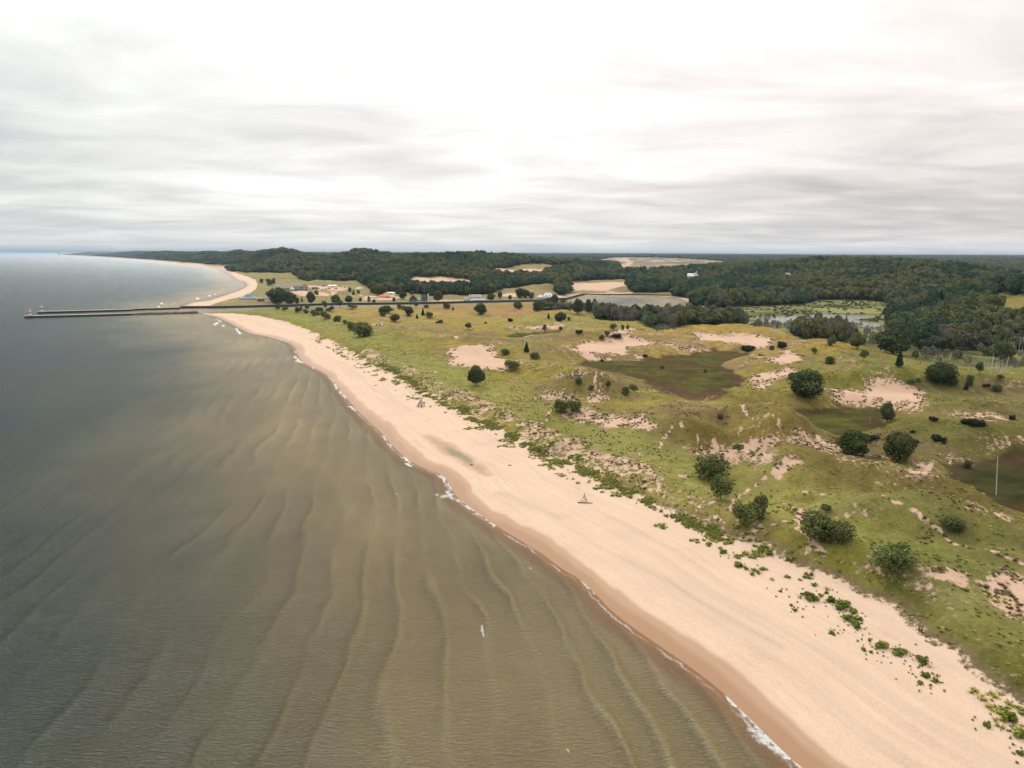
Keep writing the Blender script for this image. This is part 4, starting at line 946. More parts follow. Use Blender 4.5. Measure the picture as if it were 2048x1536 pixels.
ADJ = {'round': 'dark round tree', 'oval': 'dark oval tree', 'spruce': 'narrow dark conifer', 'bush': 'dense green bush', 'light': 'light green young tree', 'willow': 'grey green willow', 'mat': 'low juniper mat', 'grey': 'thin grey tree'}
CATN = {'round': 'tree', 'oval': 'tree', 'spruce': 'conifer', 'bush': 'bush', 'light': 'young tree', 'willow': 'shrub', 'mat': 'juniper', 'grey': 'tree', 'wood': 'tree'}
GRP = {'round': 'round trees scattered over the dunes', 'oval': 'upright oval trees on the dunes', 'spruce': 'small conifers on the dunes', 'bush': 'green bushes scattered over the dunes', 'light': 'light green young trees', 'willow': 'willow shrubs by the channel', 'mat': 'low juniper mats', 'grey': 'thin grey trees'}
ORD = ['', 'first', 'second', 'third', 'fourth', 'fifth', 'sixth', 'seventh', 'eighth', 'ninth', 'tenth', 'eleventh', 'twelfth', 'thirteenth', 'fourteenth', 'fifteenth', 'sixteenth', 'seventeenth', 'eighteenth', 'nineteenth', 'twentieth']
def size_word(hp, d):
    h = hp / F_PX * d
    return 'tall ' if h > 8.5 else 'small ' if h < 2.6 else ''
def build_singles():
    G = on_ground([(a[1], a[2]) for a in SINGLE]); rg = random.Random(4)
    keys = []; rows = []
    for i, ((k, px, py, hp, wp), p) in enumerate(zip(SINGLE, G)):
        d = math.sqrt(p[0] ** 2 + p[1] ** 2 + (CAM_H - p[2]) ** 2)
        sc = .86 if k == 'willow' else 1; h = hp / F_PX * d * 1.03 * sc; w = wp / F_PX * d * 1.04 * sc
        e = plant(k, p[0], p[1], p[2], h, w, rg.uniform(0, 6.28), i)
        e['category'] = CATN[k]; e['group'] = GRP[k]
        lm = min(LANDMARKS, key=lambda L: math.hypot((L[0] - px), (L[1] - py) * 2.2))
        dx, dy = px - lm[0], py - lm[1]
        rel = ('right of' if dx > 0 else 'left of') if abs(dx) > abs(dy) * 1.3 else ('behind' if dy < 0 else 'before')
        keys.append(f"{size_word(hp, d)}{ADJ[k]} {rel} {lm[2]}"); rows.append((px, e))
    for key in set(keys):
        m = sorted([r for r, q in zip(rows, keys) if q == key], key=lambda r: r[0])
        for n, (px, e) in enumerate(m):
            e['label'] = key if len(m) == 1 else f"{key}, {ORD[n + 1]} from left"
build_singles()

# ------------------------------------------------------------------ woods
def instancer(name, P, scl, rot, idx, sources):
    me = bpy.data.meshes.new(name); me.vertices.add(len(P)); me.vertices.foreach_set('co', np.asarray(P, np.float32).ravel())
    a = me.attributes.new('scl', 'FLOAT_VECTOR', 'POINT'); a.data.foreach_set('vector', np.asarray(scl, np.float32).ravel())
    a = me.attributes.new('rot', 'FLOAT_VECTOR', 'POINT'); rr = np.zeros((len(P), 3), np.float32); rr[:, 2] = rot; a.data.foreach_set('vector', rr.ravel())
    a = me.attributes.new('idx', 'INT', 'POINT'); a.data.foreach_set('value', np.asarray(idx, np.int32))
    o = obj_of(name, me)
    ng = bpy.data.node_groups.new(name, 'GeometryNodeTree')
    ng.interface.new_socket('Geometry', in_out='INPUT', socket_type='NodeSocketGeometry'); ng.interface.new_socket('Geometry', in_out='OUTPUT', socket_type='NodeSocketGeometry')
    n = ng.nodes; l = ng.links
    gi = n.new('NodeGroupInput'); go = n.new('NodeGroupOutput'); ip = n.new('GeometryNodeInstanceOnPoints'); jn = n.new('GeometryNodeJoinGeometry')
    for s in reversed(sources):
        oi = n.new('GeometryNodeObjectInfo'); oi.transform_space = 'ORIGINAL'; oi.inputs['Object'].default_value = s
        gt = n.new('GeometryNodeGeometryToInstance'); l.new(oi.outputs['Geometry'], gt.inputs[0]); l.new(gt.outputs[0], jn.inputs[0])
    def at(nm, ty):
        q = n.new('GeometryNodeInputNamedAttribute'); q.data_type = ty; q.inputs['Name'].default_value = nm; return q.outputs['Attribute']
    l.new(gi.outputs[0], ip.inputs['Points']); l.new(jn.outputs[0], ip.inputs['Instance']); ip.inputs['Pick Instance'].default_value = True
    l.new(at('idx', 'INT'), ip.inputs['Instance Index']); l.new(at('rot', 'FLOAT_VECTOR'), ip.inputs['Rotation']); l.new(at('scl', 'FLOAT_VECTOR'), ip.inputs['Scale'])
    l.new(ip.outputs[0], go.inputs[0])
    md = o.modifiers.new('scatter', 'NODES'); md.node_group = ng
    return prop(o, kind='stuff')
def forest_points():
    rg = np.random.default_rng(5); out = []
    for r0, r1, sp in ((380, 1000, 7.4), (1000, 1800, 10), (1800, 3200, 13), (3200, 6200, 22), (6200, 12000, 52)):
        n = int(2 * r1 * math.sin(R(41)) / sp); m = int((r1 - r0 * math.cos(R(41))) / sp)
        gx, gy = np.meshgrid((np.arange(n) - n / 2) * sp, r0 * math.cos(R(41)) + np.arange(m) * sp)
        gx = gx.ravel() + rg.uniform(-.42, .42, gx.size) * sp; gy = gy.ravel() + rg.uniform(-.42, .42, gy.size) * sp
        rr = np.hypot(gx, gy); an = np.abs(np.arctan2(gx, gy))
        s = (rr >= r0) & (rr < r1) & (an < R(41)); gx, gy = gx[s], gy[s]
        s = woods(gx, gy); gx, gy = gx[s], gy[s]
        out.append((gx, gy, np.full(len(gx), sp)))
    x, y, sp = (np.concatenate(a) for a in zip(*out))
    z, sh, dv = ground_h(x, y); r = np.hypot(x, y)
    ok = (sh > 12) & ~((x < -500) & (y > 2500) & (sh < 55 + 40 * fbm(x / 150, y / 300, 163, 2)))
    ok &= sdist(x, y, MARSH_W) < -6
    # thin places
    thin = fbm(x / 45, y / 45, 701, 3)
    ok &= ~((thin < .36) & (r < 900) & (rg.uniform(size=len(x)) < .6))
    x, y, z, sp = x[ok], y[ok], z[ok], sp[ok]
    big = fbm(x / 60, y / 60, 711, 3)
    w = np.maximum(sp * 1.3, 8.5) * rg.uniform(.62, 1.35, len(x)) * (.85 + .35 * big)
    h = np.clip(12.5 * rg.uniform(.58, 1.3, len(x)) * (.8 + .45 * big), 6, 19)
    h = h * np.where(inside(x, y, WOOD_S), .55 + .4 * sstep(680, 600, np.hypot(x, y)), 1)
    return x, y, z, w, h
def build_woods():
    x, y, z, w, h = forest_points(); rg = np.random.default_rng(9)
    r = np.hypot(x, y)
    srcs = [('wood', i) for i in range(6)] + [('grey', 0), ('grey', 1), ('spruce', 0)]
    g1 = fbm(x / 70, y / 70, 727, 3) + rg.normal(0, .10, len(x)); idx = np.where(g1 > .56, 2, np.where(g1 < .44, 4, 0)) + rg.integers(0, 2, len(x))
    gp = fbm(x / 40, y / 40, 721, 3)
    s_w = inside(x, y, WOOD_S)
    greyp = np.where(s_w, .06 + .6 * (gp > .54), .02 + .45 * (gp > .66)) * (r < 1100)
    u = rg.uniform(size=len(x)); idx = np.where(u < greyp, rg.integers(6, 8, len(x)), idx)
    idx = np.where((rg.uniform(size=len(x)) < .05) & (idx < 6), 8, idx)
    w = np.where(idx == 8, w * .55, np.where(idx > 5, w * .7, w)); h = np.where(idx == 8, h * 1.1, h)
    # the trees that show largest stand as things of their own
    d = np.sqrt(r ** 2 + 50 ** 2); ang = np.abs(np.arctan2(x, y)) < R(35.6)
    order = np.argsort(np.where(ang, -h * w / d ** 2, 0)); near = order[:270]
    NMAP = {}
    for i in near:
        k = srcs[idx[i]]
        e = plant(k[0], x[i], y[i], z[i], h[i], w[i], rg.uniform(0, 6.28), k[1])
        if inside(x[i:i + 1], y[i:i + 1], WOOD_S)[0]: where = 'wood between dunes and lake'
        elif inside(x[i:i + 1], y[i:i + 1], WOOD_C)[0]: where = 'dense clump before the marsh water'
        elif x[i] > 0: where = 'woods below the right hill'
        else: where = 'woods behind the channel'
        kd = {'wood': 'green broadleaf tree', 'grey': 'half bare grey tree', 'spruce': 'dark pointed conifer'}[k[0]]
        prop(e, f'{kd} in the {where}', CATN[k[0]], f'{kd}s in the {where}')
    rest = np.setdiff1d(np.arange(len(x)), near)
    for k in srcs:
        if k not in FIRST: plant_first(k, x, y, z, h, w, rest, idx, srcs)
    sc = np.stack([w, w, h], 1)[rest]
    P = np.stack([x, y, z - .3], 1)[rest]
    o = instancer('forest', P, sc, rg.uniform(0, 6.28, len(rest)), idx[rest], [FIRST[k] for k in srcs])
    prop(o, 'green broadleaf forest covering the hills and the plain to the horizon', 'forest')
    return x, y, h, w
def plant_first(k, x, y, z, h, w, rest, idx, srcs):
    i = rest[0]
    e = plant(k[0], x[i], y[i], z[i], h[i], w[i], 0, k[1]); prop(e, 'single broadleaf tree in the far woods', 'tree')
build_woods()

# ------------------------------------------------------------------ grass
def tuft_mesh(name, seed, n, mat, wid=.07, lean=.45):
    rg = np.random.default_rng(seed); V = []; T = []; tint = []
    for i in range(n):
        a = rg.uniform(0, 6.28); q = rg.uniform(0, .32); b = np.array([math.cos(a) * q, math.sin(a) * q, -.05]); dr = rg.uniform(0, 6.28)
        le = rg.uniform(.1, lean); hh = rg.uniform(.6, 1.0); side = np.array([-math.sin(dr), math.cos(dr), 0]) * wid
        tip = b + np.array([math.cos(dr) * le, math.sin(dr) * le, hh]); mid = b * .5 + tip * .5 + np.array([0, 0, .12])
        k = len(V); V += [b - side, b + side, mid + side * .9, mid - side * .9, tip]; T += [(k, k + 1, k + 2), (k, k + 2, k + 3), (k + 3, k + 2, k + 4)]
        tint += [rg.uniform(.2, 1)] * 5
    me = np_mesh(name, np.array(V), tris=np.array(T), mat=mat, smooth=False); fattr(me, 'tint', tint); return me
TUFTS = {'grass': [tuft_mesh('blades', 301 + i, 16, M['grass']) for i in range(3)], 'green': [tuft_mesh('blades', 311 + i, 18, M['grass_green'], .12, .6) for i in range(2)], 'hedge': [tuft_mesh('blades', 321 + i, 20, M['grass_hedge'], .10, .6) for i in range(2)], 'brown': [tuft_mesh('blades', 331 + i, 18, M['grass_brown'], .10, .6) for i in range(2)]}
BEACH = [(1621, 1197, 26, 24), (1605, 1190, 9, 8), (1662, 1202, 20, 15), (1688, 1216, 34, 24), (1697, 1238, 26, 18), (1715, 1254, 20, 16), (1706, 1226, 18, 14), (1766, 1296, 26, 20), (1804, 1309, 26, 15), (1843, 1326, 22, 24), (1854, 1354, 16, 14), (1870, 1363, 10, 12), (1666, 1267, 14, 8), (1729, 1301, 10, 8),
 (1972, 1452, 14, 14), (2018, 1440, 22, 30), (2033, 1470, 26, 22), (2040, 1510, 12, 14), (1476, 1131, 22, 12), (1448, 1106, 18, 12), (1582, 1212, 8, 6), (1590, 1222, 9, 6), (1562, 1184, 6, 6), (1640, 1192, 10, 8), (1723, 1240, 12, 9), (1742, 1306, 7, 6), (1840, 1368, 12, 6), (2005, 1424, 8, 7), (1652, 1186, 8, 6), (1740, 1282, 8, 6)]
def build_grass():
    rg = np.random.default_rng(12)
    G = on_ground([(a, b) for a, b, *_ in BEACH]); src = {}
    place = [('seaward footpath end', 0)]
    for i, ((px, py, wp, hp), p) in enumerate(zip(BEACH, G)):
        d = math.sqrt(p[0] ** 2 + p[1] ** 2 + CAM_H ** 2); w = wp / F_PX * d; h = max(hp / F_PX * d * .6, .45)
        L = lobes_mat(400 + i % 5, 7)
        me = CR.get(('beach', i % 4))
        if me is None:
            me = CR['beach', i % 4] = foliage('foliage', 400 + i % 4, lobes_mat(400 + i % 4, 6), 420, .13, M['grass_green'], core=.5, spread=1.0)
        o = obj_of('beach_plant', me); o.location = p; o.scale = (w, w * .9, h); o.rotation_euler.z = rg.uniform(0, 6.28)
        hue = 'large leafy' if wp > 21 else 'leafy' if wp > 12 else 'tiny'
        near = 'beside the sandy footpath' if px < 1500 else 'left of the main cluster' if px < 1612 else 'in the main plant cluster' if px < 1725 else 'in the middle plant cluster' if px < 1880 else 'near the lower right corner'
        o['_k'] = f'{hue} plant on open sand {near}'; o['px'] = px
        prop(o, None, 'beach plant', 'green plants on the open beach sand')
    ks = {}
    for o in [o for o in COL.objects if '_k' in o]: ks.setdefault(o['_k'], []).append(o)
    for k, v in ks.items():
        v.sort(key=lambda o: o['px'])
        for n, o in enumerate(v): o['label'] = k if len(v) == 1 else f'{k}, {ORD[n + 1]} from left'; 
        for o in v: del o['_k']; del o['px']
    # one clump each that stands alone, the rest of the growth is stuff
    one = []
    for i, (kd, px, py, lab) in enumerate([('grass', 812, 776, 'marram tuft on bare sand left of the driftwood tipi'), ('grass', 800, 766, 'small marram tuft on the sand near the dune edge'), ('grass', 826, 792, 'marram tuft on sand close to the driftwood tipi'),
                             ('green', 1492, 1139, 'low green tuft alone on the sand below the footpath'), ('green', 1505, 1150, 'low green tuft farther down the open sand'), ('hedge', 1262, 996, 'dense green tuft at the seaward dune edge'), ('hedge', 1322, 1024, 'dense green tuft at the dune edge nearer the footpath'), ('brown', 1622, 1150, 'brown dead tuft on the torn turf edge above the beach'), ('brown', 1840, 1262, 'brown dead tuft on the torn turf edge lower right')]):
        p = on_ground([(px, py)])[0]; o = obj_of('grass_tuft', TUFTS[kd][i % len(TUFTS[kd])]); o.location = p; s = 1.1; o.scale = (s, s, .8); prop(o, lab, 'grass tuft', 'lone tufts of grass'); one.append((kd, o))
    srcs = [o for k, o in one]                     # 0,1,2 grass 3,4 green 5,6 hedge
    P = []; S = []; I = []
    def add(x, y, size, hh, ids):
        z = ground_h(x, y)[0]; P.append(np.stack([x, y, z], 1)); S.append(np.stack([size, size, hh], 1)); I.append(ids)
    # general cover: candidates over the near dunes
    n = 300000
    a = np.radians(rg.uniform(-16, 40, n)); r = rg.uniform(0, 1, n) ** .75 * 640 + 85; x = np.sin(a) * r; y = np.cos(a) * r
    s = inside(x, y, INL_S) | (sdist(x, y, INL_S) > -9); x, y = x[s], y[s]
    z, sh, dv = ground_h(x, y)
    base, sand, wet, alg, stk, wl_ = ground_attrs(x, y, z, sh, dv)
    r = np.hypot(x, y)
    cl = fbm(x / 3.2, y / 3.2, 731, 3); cl2 = fbm(x / 12, y / 12, 733, 3)
    keepp = np.where(sand > .93, .0, np.where(sand > .40, .8 * (cl > .46), .05 + .26 * (cl > .53)))
    keepp = keepp * (1 - .97 * (wl_ > .4)) * sstep(740, 520, r) * np.where(woods(x, y), 0, 1)
    edge = (dv < 1.5) & (dv > -9)
    keepp = np.where(edge & (sand > .4), 1.0 * (cl > .45 + .02 * np.maximum(-dv, 0)) * (cl2 > .42 + .1 * ((x > 30) & (y < 170))), keepp)
    k = rg.uniform(size=len(x)) < keepp
    x, y, dv, r, sand = x[k], y[k], dv[k], r[k], sand[k]
    size = rg.uniform(.35, .8, len(x)) * (1 + r / 900) * np.where(sand > .42, 1.25, 1); hh = rg.uniform(.2, .42, len(x))
    size = np.where((dv < 3) & (sand > .4), size * 1.35, size); hh = np.where((dv < 3) & (sand > .4), hh * 1.3, hh)
    ids = rg.integers(0, 3, len(x)); g_ = (fbm(x / 18, y / 18, 741, 3) > .52) & (rg.uniform(size=len(x)) < .6); ids = np.where(g_, rg.integers(3, 5, len(x)), ids)
    ids = np.where((sand > .45) & (rg.uniform(size=len(x)) < .6) & ~((dv < 4)), rg.integers(7, 9, len(x)), ids)
    ids = np.where((fbm(x / 22 - 9, y / 15, 87, 4) > .53) & (dv > 15) & (rg.uniform(size=len(x)) < .6), rg.integers(7, 9, len(x)), ids)
    q_ = ~((ids > 6) & (r > 300) & (sand < .45)); x, y, size, hh, ids = x[q_], y[q_], size[q_], hh[q_], ids[q_]
    add(x, y, size, hh, ids)
    # dense dark belt along the crest of the foredune
    B = smooth_line(on_ground([(760, 728), (800, 748), (856, 792), (890, 810), (917, 822), (964, 845), (1011, 869), (1034, 883), (1081, 910), (1116, 921), (1146, 936), (1181, 951), (1210, 962), (1255, 984), (1300, 1003), (1355, 1034), (1395, 1059), (1450, 1086)])[:, :2], 2)
    seg = np.linalg.norm(np.diff(B, axis=0), axis=1); t = rg.uniform(0, seg.sum(), 8000); cs = np.concatenate([[0], np.cumsum(seg)])
    j = np.clip(np.searchsorted(cs, t) - 1, 0, len(seg) - 1); f = (t - cs[j]) / seg[j]
    bx = B[j, 0] * (1 - f) + B[j + 1, 0] * f; by = B[j, 1] * (1 - f) + B[j + 1, 1] * f
    wd = 1.0 + .9 * fbm(t / 9, t * 0, 751, 3)
    ww = (fbm(t / 13, t * 0 + 3, 757, 3) - .5) * 4; bx = bx + rg.normal(0, .62, len(t)) * wd + ww; by = by + rg.normal(0, .62, len(t)) * wd + ww * .6
    kk = (fbm(bx / 3.5, by / 3.5, 753, 3) > .44); bx, by = bx[kk], by[kk]
    add(bx, by, rg.uniform(.4, .9, len(bx)), rg.uniform(.3, .6, len(bx)), rg.choice([5, 6, 5, 6, 3, 4, 0], len(bx)))
    # specks round the beach plants
    for (px, py, wp, hp), p in zip(BEACH, G):
        m = int(2 + wp * .5); ax = p[0] + rg.normal(0, 1.2, m); ay = p[1] + rg.normal(0, 1.2, m); add(ax, ay, rg.uniform(.2, .5, m), rg.uniform(.15, .35, m), rg.integers(3, 5, m))
    P = np.concatenate(P); S = np.concatenate(S); I = np.concatenate(I)
    print('tufts', len(P))
    o = instancer('dune_grass', P, S, rg.uniform(0, 6.28, len(P)), I, srcs)
    prop(o, 'marram grass and low green growth covering the dunes', 'grass')
build_grass()

# ------------------------------------------------------------------ dead trunks
def snag_mesh(seed, forked=False):
    rg = np.random.default_rng(seed); b = rg.uniform(-.03, .03, 2)
    parts = [([(0, 0, -.05), (b[0] * .4, b[1] * .4, .4), (b[0], b[1], .8), (b[0] * 1.6, b[1] * 1.2, 1)], [.028, .022, .014, .005])]
    if forked: parts.append(([(b[0] * .4, b[1] * .4, .4), (.05, .02, .7), (.07, .02, .92)], [.018, .012, .004]))
    for i in range(rg.integers(3, 7)):
        z = rg.uniform(.35, .9); a = rg.uniform(0, 6.28); q = rg.uniform(.05, .16) * (1.2 - z)
        parts.append(([(b[0] * z, b[1] * z, z), (math.cos(a) * q, math.sin(a) * q, z + q * .6)], [.008, .003]))
    return tubes_mesh('dead_trunk', parts, M['dead'])
SN = [snag_mesh(800 + i, i % 2 == 0) for i in range(6)]
def build_snags():
    rg = np.random.default_rng(21); rows = []
    def cluster(n, x0, x1, y0, y1, h0, h1, lab):
        for _ in range(n): rows.append((rg.uniform(x0, x1), rg.uniform(y0, y1), rg.uniform(h0, h1), lab, True))
    cluster(26, 1962, 2014, 735, 750, 14, 26, 'pale dead trunk in the row on the meadow before the marsh')
    cluster(14, 1800, 1838, 652, 662, 10, 20, 'pale dead trunk in the marsh left of the wooded hill')
    cluster(44, 1966, 2048, 672, 700, 12, 26, 'pale dead trunk in the marsh at the right edge')
    cluster(26, 1690, 1768, 662, 682, 16, 30, 'grey dead trunk at the near edge of the marsh water')
    cluster(18, 1534, 1582, 662, 672, 16, 26, 'grey dead trunk left of the dark tree clump')
    cluster(14, 1990, 2046, 700, 725, 16, 30, 'tall pale dead trunk at the right edge of the marsh')
    cluster(8, 1865, 1890, 724, 732, 8, 14, 'short pale dead stump on the green meadow')
    cluster(8, 1940, 1958, 668, 684, 12, 22, 'pale dead trunk just behind the dark clump by the marsh')
    for px, py, h, lab in [(1992, 990, 70, 'tall bleached dead trunk standing alone in the dark wet hollow'), (1676, 729, 22, 'pale dead pole beside the bushes on the ridge end'), (1900, 720, 16, 'lone pale dead trunk in the middle of the green meadow'), (1829, 730, 10, 'short dead stub beside a young tree on the meadow'), (1433, 634, 12, 'white dead trunk at the back of the dark wood'), (1773, 612, 0, None), (1559, 832, 8, 'short dead stub in the left part of the oval green hollow'), (1740, 847, 14, 'thin dead pole in the right part of the oval green hollow'),
        (1937, 742, 18, 'dead trunk on the left of the meadow row, apart from it'), (1753, 644, 14, 'thin dead pole at the edge of the marsh water'), (1763, 648, 16, 'pale dead pole where the marsh water meets the trees'), (1772, 602, 10, 'dead pole at the far edge of the marsh meadow')]:
        if lab: rows.append((px, py, h, lab, False))
    G = on_ground([(a[0], a[1]) for a in rows])
    for i, ((px, py, hp, lab, many), p) in enumerate(zip(rows, G)):
        d = math.sqrt(p[0] ** 2 + p[1] ** 2 + CAM_H ** 2); h = hp / F_PX * d
        o = obj_of('dead_trunk', SN[i % 6]); o.location = p; w = max(h * .4, 2.6); o.scale = (w, w, h); o.rotation_euler = (rg.normal(0, .04), rg.normal(0, .04), rg.uniform(0, 6.28))
        prop(o, lab, 'dead trunk', 'pale dead trunks in and around the marsh' if not many else lab + 's')
build_snags()
def marsh_reeds():
    rg = np.random.default_rng(31); n = 2600
    P, lev = WETS['marsh']; x = rg.uniform(P[:, 0].min(), P[:, 0].max(), n); y = rg.uniform(P[:, 1].min(), P[:, 1].max(), n)
    ok = inside(x, y, P) & (sdist(x, y, MARSH_W) < -5) & (fbm(x / 30, y / 14, 761, 3) > .47); x, y = x[ok], y[ok]
    z = ground_h(x, y)[0]; ok = ~woods(x, y); x, y, z = x[ok], y[ok], z[ok]
    w = rg.uniform(2, 6, len(x)); srcs = [FIRST[('grey', 0)], FIRST[('grey', 1)]] + [FIRST[('willow', i)] for i in range(3)]
    near = np.hypot(x, y) < 690
    id_ = np.where(near, rg.integers(0, 2, len(x)), rg.integers(2, 5, len(x))); h = np.where(near, rg.uniform(2.5, 8, len(x)), rg.uniform(.8, 2.2, len(x)))
    o = instancer('marsh_scrub', np.stack([x, y, z], 1), np.stack([w, w, h], 1), rg.uniform(0, 6.28, len(x)), id_, srcs)
    prop(o, 'low brown and grey scrub growing through the marsh', 'scrub')
marsh_reeds()

# ------------------------------------------------------------------ things people built
class MB:
    def __init__(s): s.bm = bmesh.new()
    def box(s, x0, x1, y0, y1, z0, z1, taper=0):
        t = taper
        v = [s.bm.verts.new(c) for c in ((x0, y0, z0), (x1, y0, z0), (x1, y1, z0), (x0, y1, z0), (x0 + t, y0 + t, z1), (x1 - t, y0 + t, z1), (x1 - t, y1 - t, z1), (x0 + t, y1 - t, z1))]
        for f in ((3, 2, 1, 0), (4, 5, 6, 7), (0, 1, 5, 4), (1, 2, 6, 5), (2, 3, 7, 6), (3, 0, 4, 7)): s.bm.faces.new([v[i] for i in f])
        return s
    def gable(s, x0, x1, y0, y1, z0, h, axis='x', hip=0, th=.25):
        if axis == 'x':
            ym = (y0 + y1) / 2; top = [(x0 + hip, ym, z0 + h), (x1 - hip, ym, z0 + h)]
            c = [(x0, y0, z0), (x1, y0, z0), (x1, y1, z0), (x0, y1, z0)]; v = [s.bm.verts.new(p) for p in c + top]
            fs = ((0, 1, 5, 4), (2, 3, 4, 5), (3, 0, 4), (1, 2, 5), (3, 2, 1, 0))
        else:
            xm = (x0 + x1) / 2; top = [(xm, y0 + hip, z0 + h), (xm, y1 - hip, z0 + h)]
            c = [(x0, y0, z0), (x1, y0, z0), (x1, y1, z0), (x0, y1, z0)]; v = [s.bm.verts.new(p) for p in c + top]
            fs = ((3, 0, 4, 5), (1, 2, 5, 4), (0, 1, 4), (2, 3, 5), (3, 2, 1, 0))
        for f in fs: s.bm.faces.new([v[i] for i in f])
        return s
    def cyl(s, x, y, z0, z1, r0, r1=None, n=16):
        r1 = r0 if r1 is None else r1
        a = [s.bm.verts.new((x + r0 * math.cos(6.2832 * i / n), y + r0 * math.sin(6.2832 * i / n), z0)) for i in range(n)]
        b = [s.bm.verts.new((x + r1 * math.cos(6.2832 * i / n), y + r1 * math.sin(6.2832 * i / n), z1)) for i in range(n)]
        for i in range(n): s.bm.faces.new((a[i], a[(i + 1) % n], b[(i + 1) % n], b[i]))
        s.bm.faces.new(b); s.bm.faces.new(a[::-1]); return s
    def strip(s, P, w, z0, z1, wig=0):
        """long wall along points P (world)"""
        P = np.array(P, float); nn = []
        for i in range(len(P)):
            t = P[min(i + 1, len(P) - 1)] - P[max(i - 1, 0)]; t /= np.linalg.norm(t); nn.append(np.array([-t[1], t[0]]))
        rows = []
        for p, q in zip(P, nn):
            a, b = p + q * w / 2, p - q * w / 2
            rows.append([s.bm.verts.new((a[0], a[1], z0)), s.bm.verts.new((a[0], a[1], z1)), s.bm.verts.new((b[0], b[1], z1)), s.bm.verts.new((b[0], b[1], z0))])
        for r0, r1 in zip(rows[:-1], rows[1:]):
            for k in range(4): s.bm.faces.new((r0[k], r0[(k + 1) % 4], r1[(k + 1) % 4], r1[k]))
        s.bm.faces.new(rows[0][::-1]); s.bm.faces.new(rows[-1]); return s
    def done(s, name, mat, parent=None):
        bmesh.ops.recalc_face_normals(s.bm, faces=s.bm.faces[:])
        me = bpy.data.meshes.new(name); s.bm.to_mesh(me); s.bm.free(); me.materials.append(mat); return obj_of(name, me, parent)
def empty(name, loc, rz=0):
    e = bpy.data.objects.new(name, None); COL.objects.link(e); e.location = loc; e.rotation_euler.z = rz; return e
def pier(name, px, w, z1, label, extra=None):
    P = flat(px, 0); root = empty(name, (P[0][0], P[0][1], 0)); Q = P - P[0]
    MB().strip(Q, w, -2, z1 - .35).done('piling', M['piling'], root)
    MB().strip(Q, w + .3, z1 - .35, z1).done('deck', M['concrete'], root)
    return prop(root, label, 'pier')
pier('pier', [(50, 636), (150, 633.6), (272, 630.2)], 5.0, 2.1, 'nearer concrete pier carrying the red and white light tower')
pier('pier', [(76, 627), (170, 624.6), (266, 622)], 5.0, 2.1, 'farther concrete pier carrying the green and white light tower')
pier('pier', [(266.5, 621), (320, 619.6), (361, 618.4)], 4.0, 2.2, 'middle stretch of the farther pier running in to the beach')
def seawall():
    P = flat([(361.5, 617.2), (440, 616.8), (560, 614), (664, 610.4), (760, 609.6), (860, 608.1), (960, 605.6), (1067, 603.4), (1132, 599.5), (1153, 593.5), (1168, 589.6)], 0)
    root = empty('seawall', (P[0][0], P[0][1], 0)); Q = P - P[0]
    MB().strip(Q, 1.2, -2, 2.6).done('sheet_piling', M['piling'], root); MB().strip(Q, 1.8, 2.6, 2.9).done('cap', M['concrete'], root)
    prop(root, 'long dark seawall with pale cap along the far bank of the channel', 'seawall')
seawall()
def lake_wall():
    P = flat([(1169, 589.4), (1214, 590.4), (1275, 590.2), (1339, 591.6)], 0); root = empty('lake_bulkhead', (P[0][0], P[0][1], 0)); Q = P - P[0]
    MB().strip(Q, 1.0, -1, 1.7).done('sheet_piling', M['piling'], root); MB().strip(Q, 1.5, 1.7, 1.9).done('cap', M['concrete'], root)
    prop(root, 'low bulkhead along the far shore of the inner lake', 'bulkhead')
lake_wall()
def jetty():
    rg = np.random.default_rng(41); P = flat([(272, 630.4), (330, 628.8), (396, 626.6)], 0); V = []; F = []; b = 0
    for i in range(520):
        t = rg.uniform(0, 2); j = min(int(t), 1); f = t - j; c = P[j] * (1 - f) + P[j + 1] * f; c = c + rg.normal(0, 1.3, 2)
        s = rg.uniform(.6, 1.35) * np.array([1, rg.uniform(.7, 1.1), rg.uniform(.6, .9)]); Q = ICO1[0] * (1 + rg.normal(0, .14, (len(ICO1[0]), 1))) * s
        V.append(Q + np.array([c[0], c[1], rg.uniform(.1, 1.6)])); F.append(ICO1[1] + b); b += len(Q)
    me = np_mesh('rock_jetty', np.concatenate(V), tris=np.concatenate(F), mat=M['rock'], smooth=False)
    prop(obj_of('rock_jetty', me), 'pile of dark rocks joining the nearer pier to the beach', 'rocks', kind='stuff')
jetty()
def light_tower(px, py, hp, c1, label):
    p = flat([(px, py)], 2.1)[0]; d = math.hypot(*p); h = hp / F_PX * d * .86; r = .95
    root = empty('light_tower', (p[0], p[1], 2.1))
    MB().cyl(0, 0, 0, h * .12, r * 1.5).done('base', M['concrete'], root)
    MB().cyl(0, 0, h * .12, h * .36, r, r * .96).done('lower_band', M['white'], root)
    MB().cyl(0, 0, h * .36, h * .64, r * .96, r * .88).done('middle_band', c1, root)
    MB().cyl(0, 0, h * .64, h * .8, r * .88, r * .84).done('upper_band', M['white'], root)
    MB().cyl(0, 0, h * .8, h * .83, r * 1.25).done('gallery', M['white'], root)
    ln = MB().cyl(0, 0, h * .83, h * .94, r * .5).done('lantern', M['glass'], root); MB().cyl(0, 0, h * .94, h, r * .6, .1).done('cap', M['white'], ln)
    prop(root, label, 'lighthouse', 'pier light towers')
light_tower(61, 632, 13, M['red'], 'red and white light tower at the end of the nearer pier')
light_tower(84, 624, 12, M['green'], 'green and white light tower on the end of the farther pier')

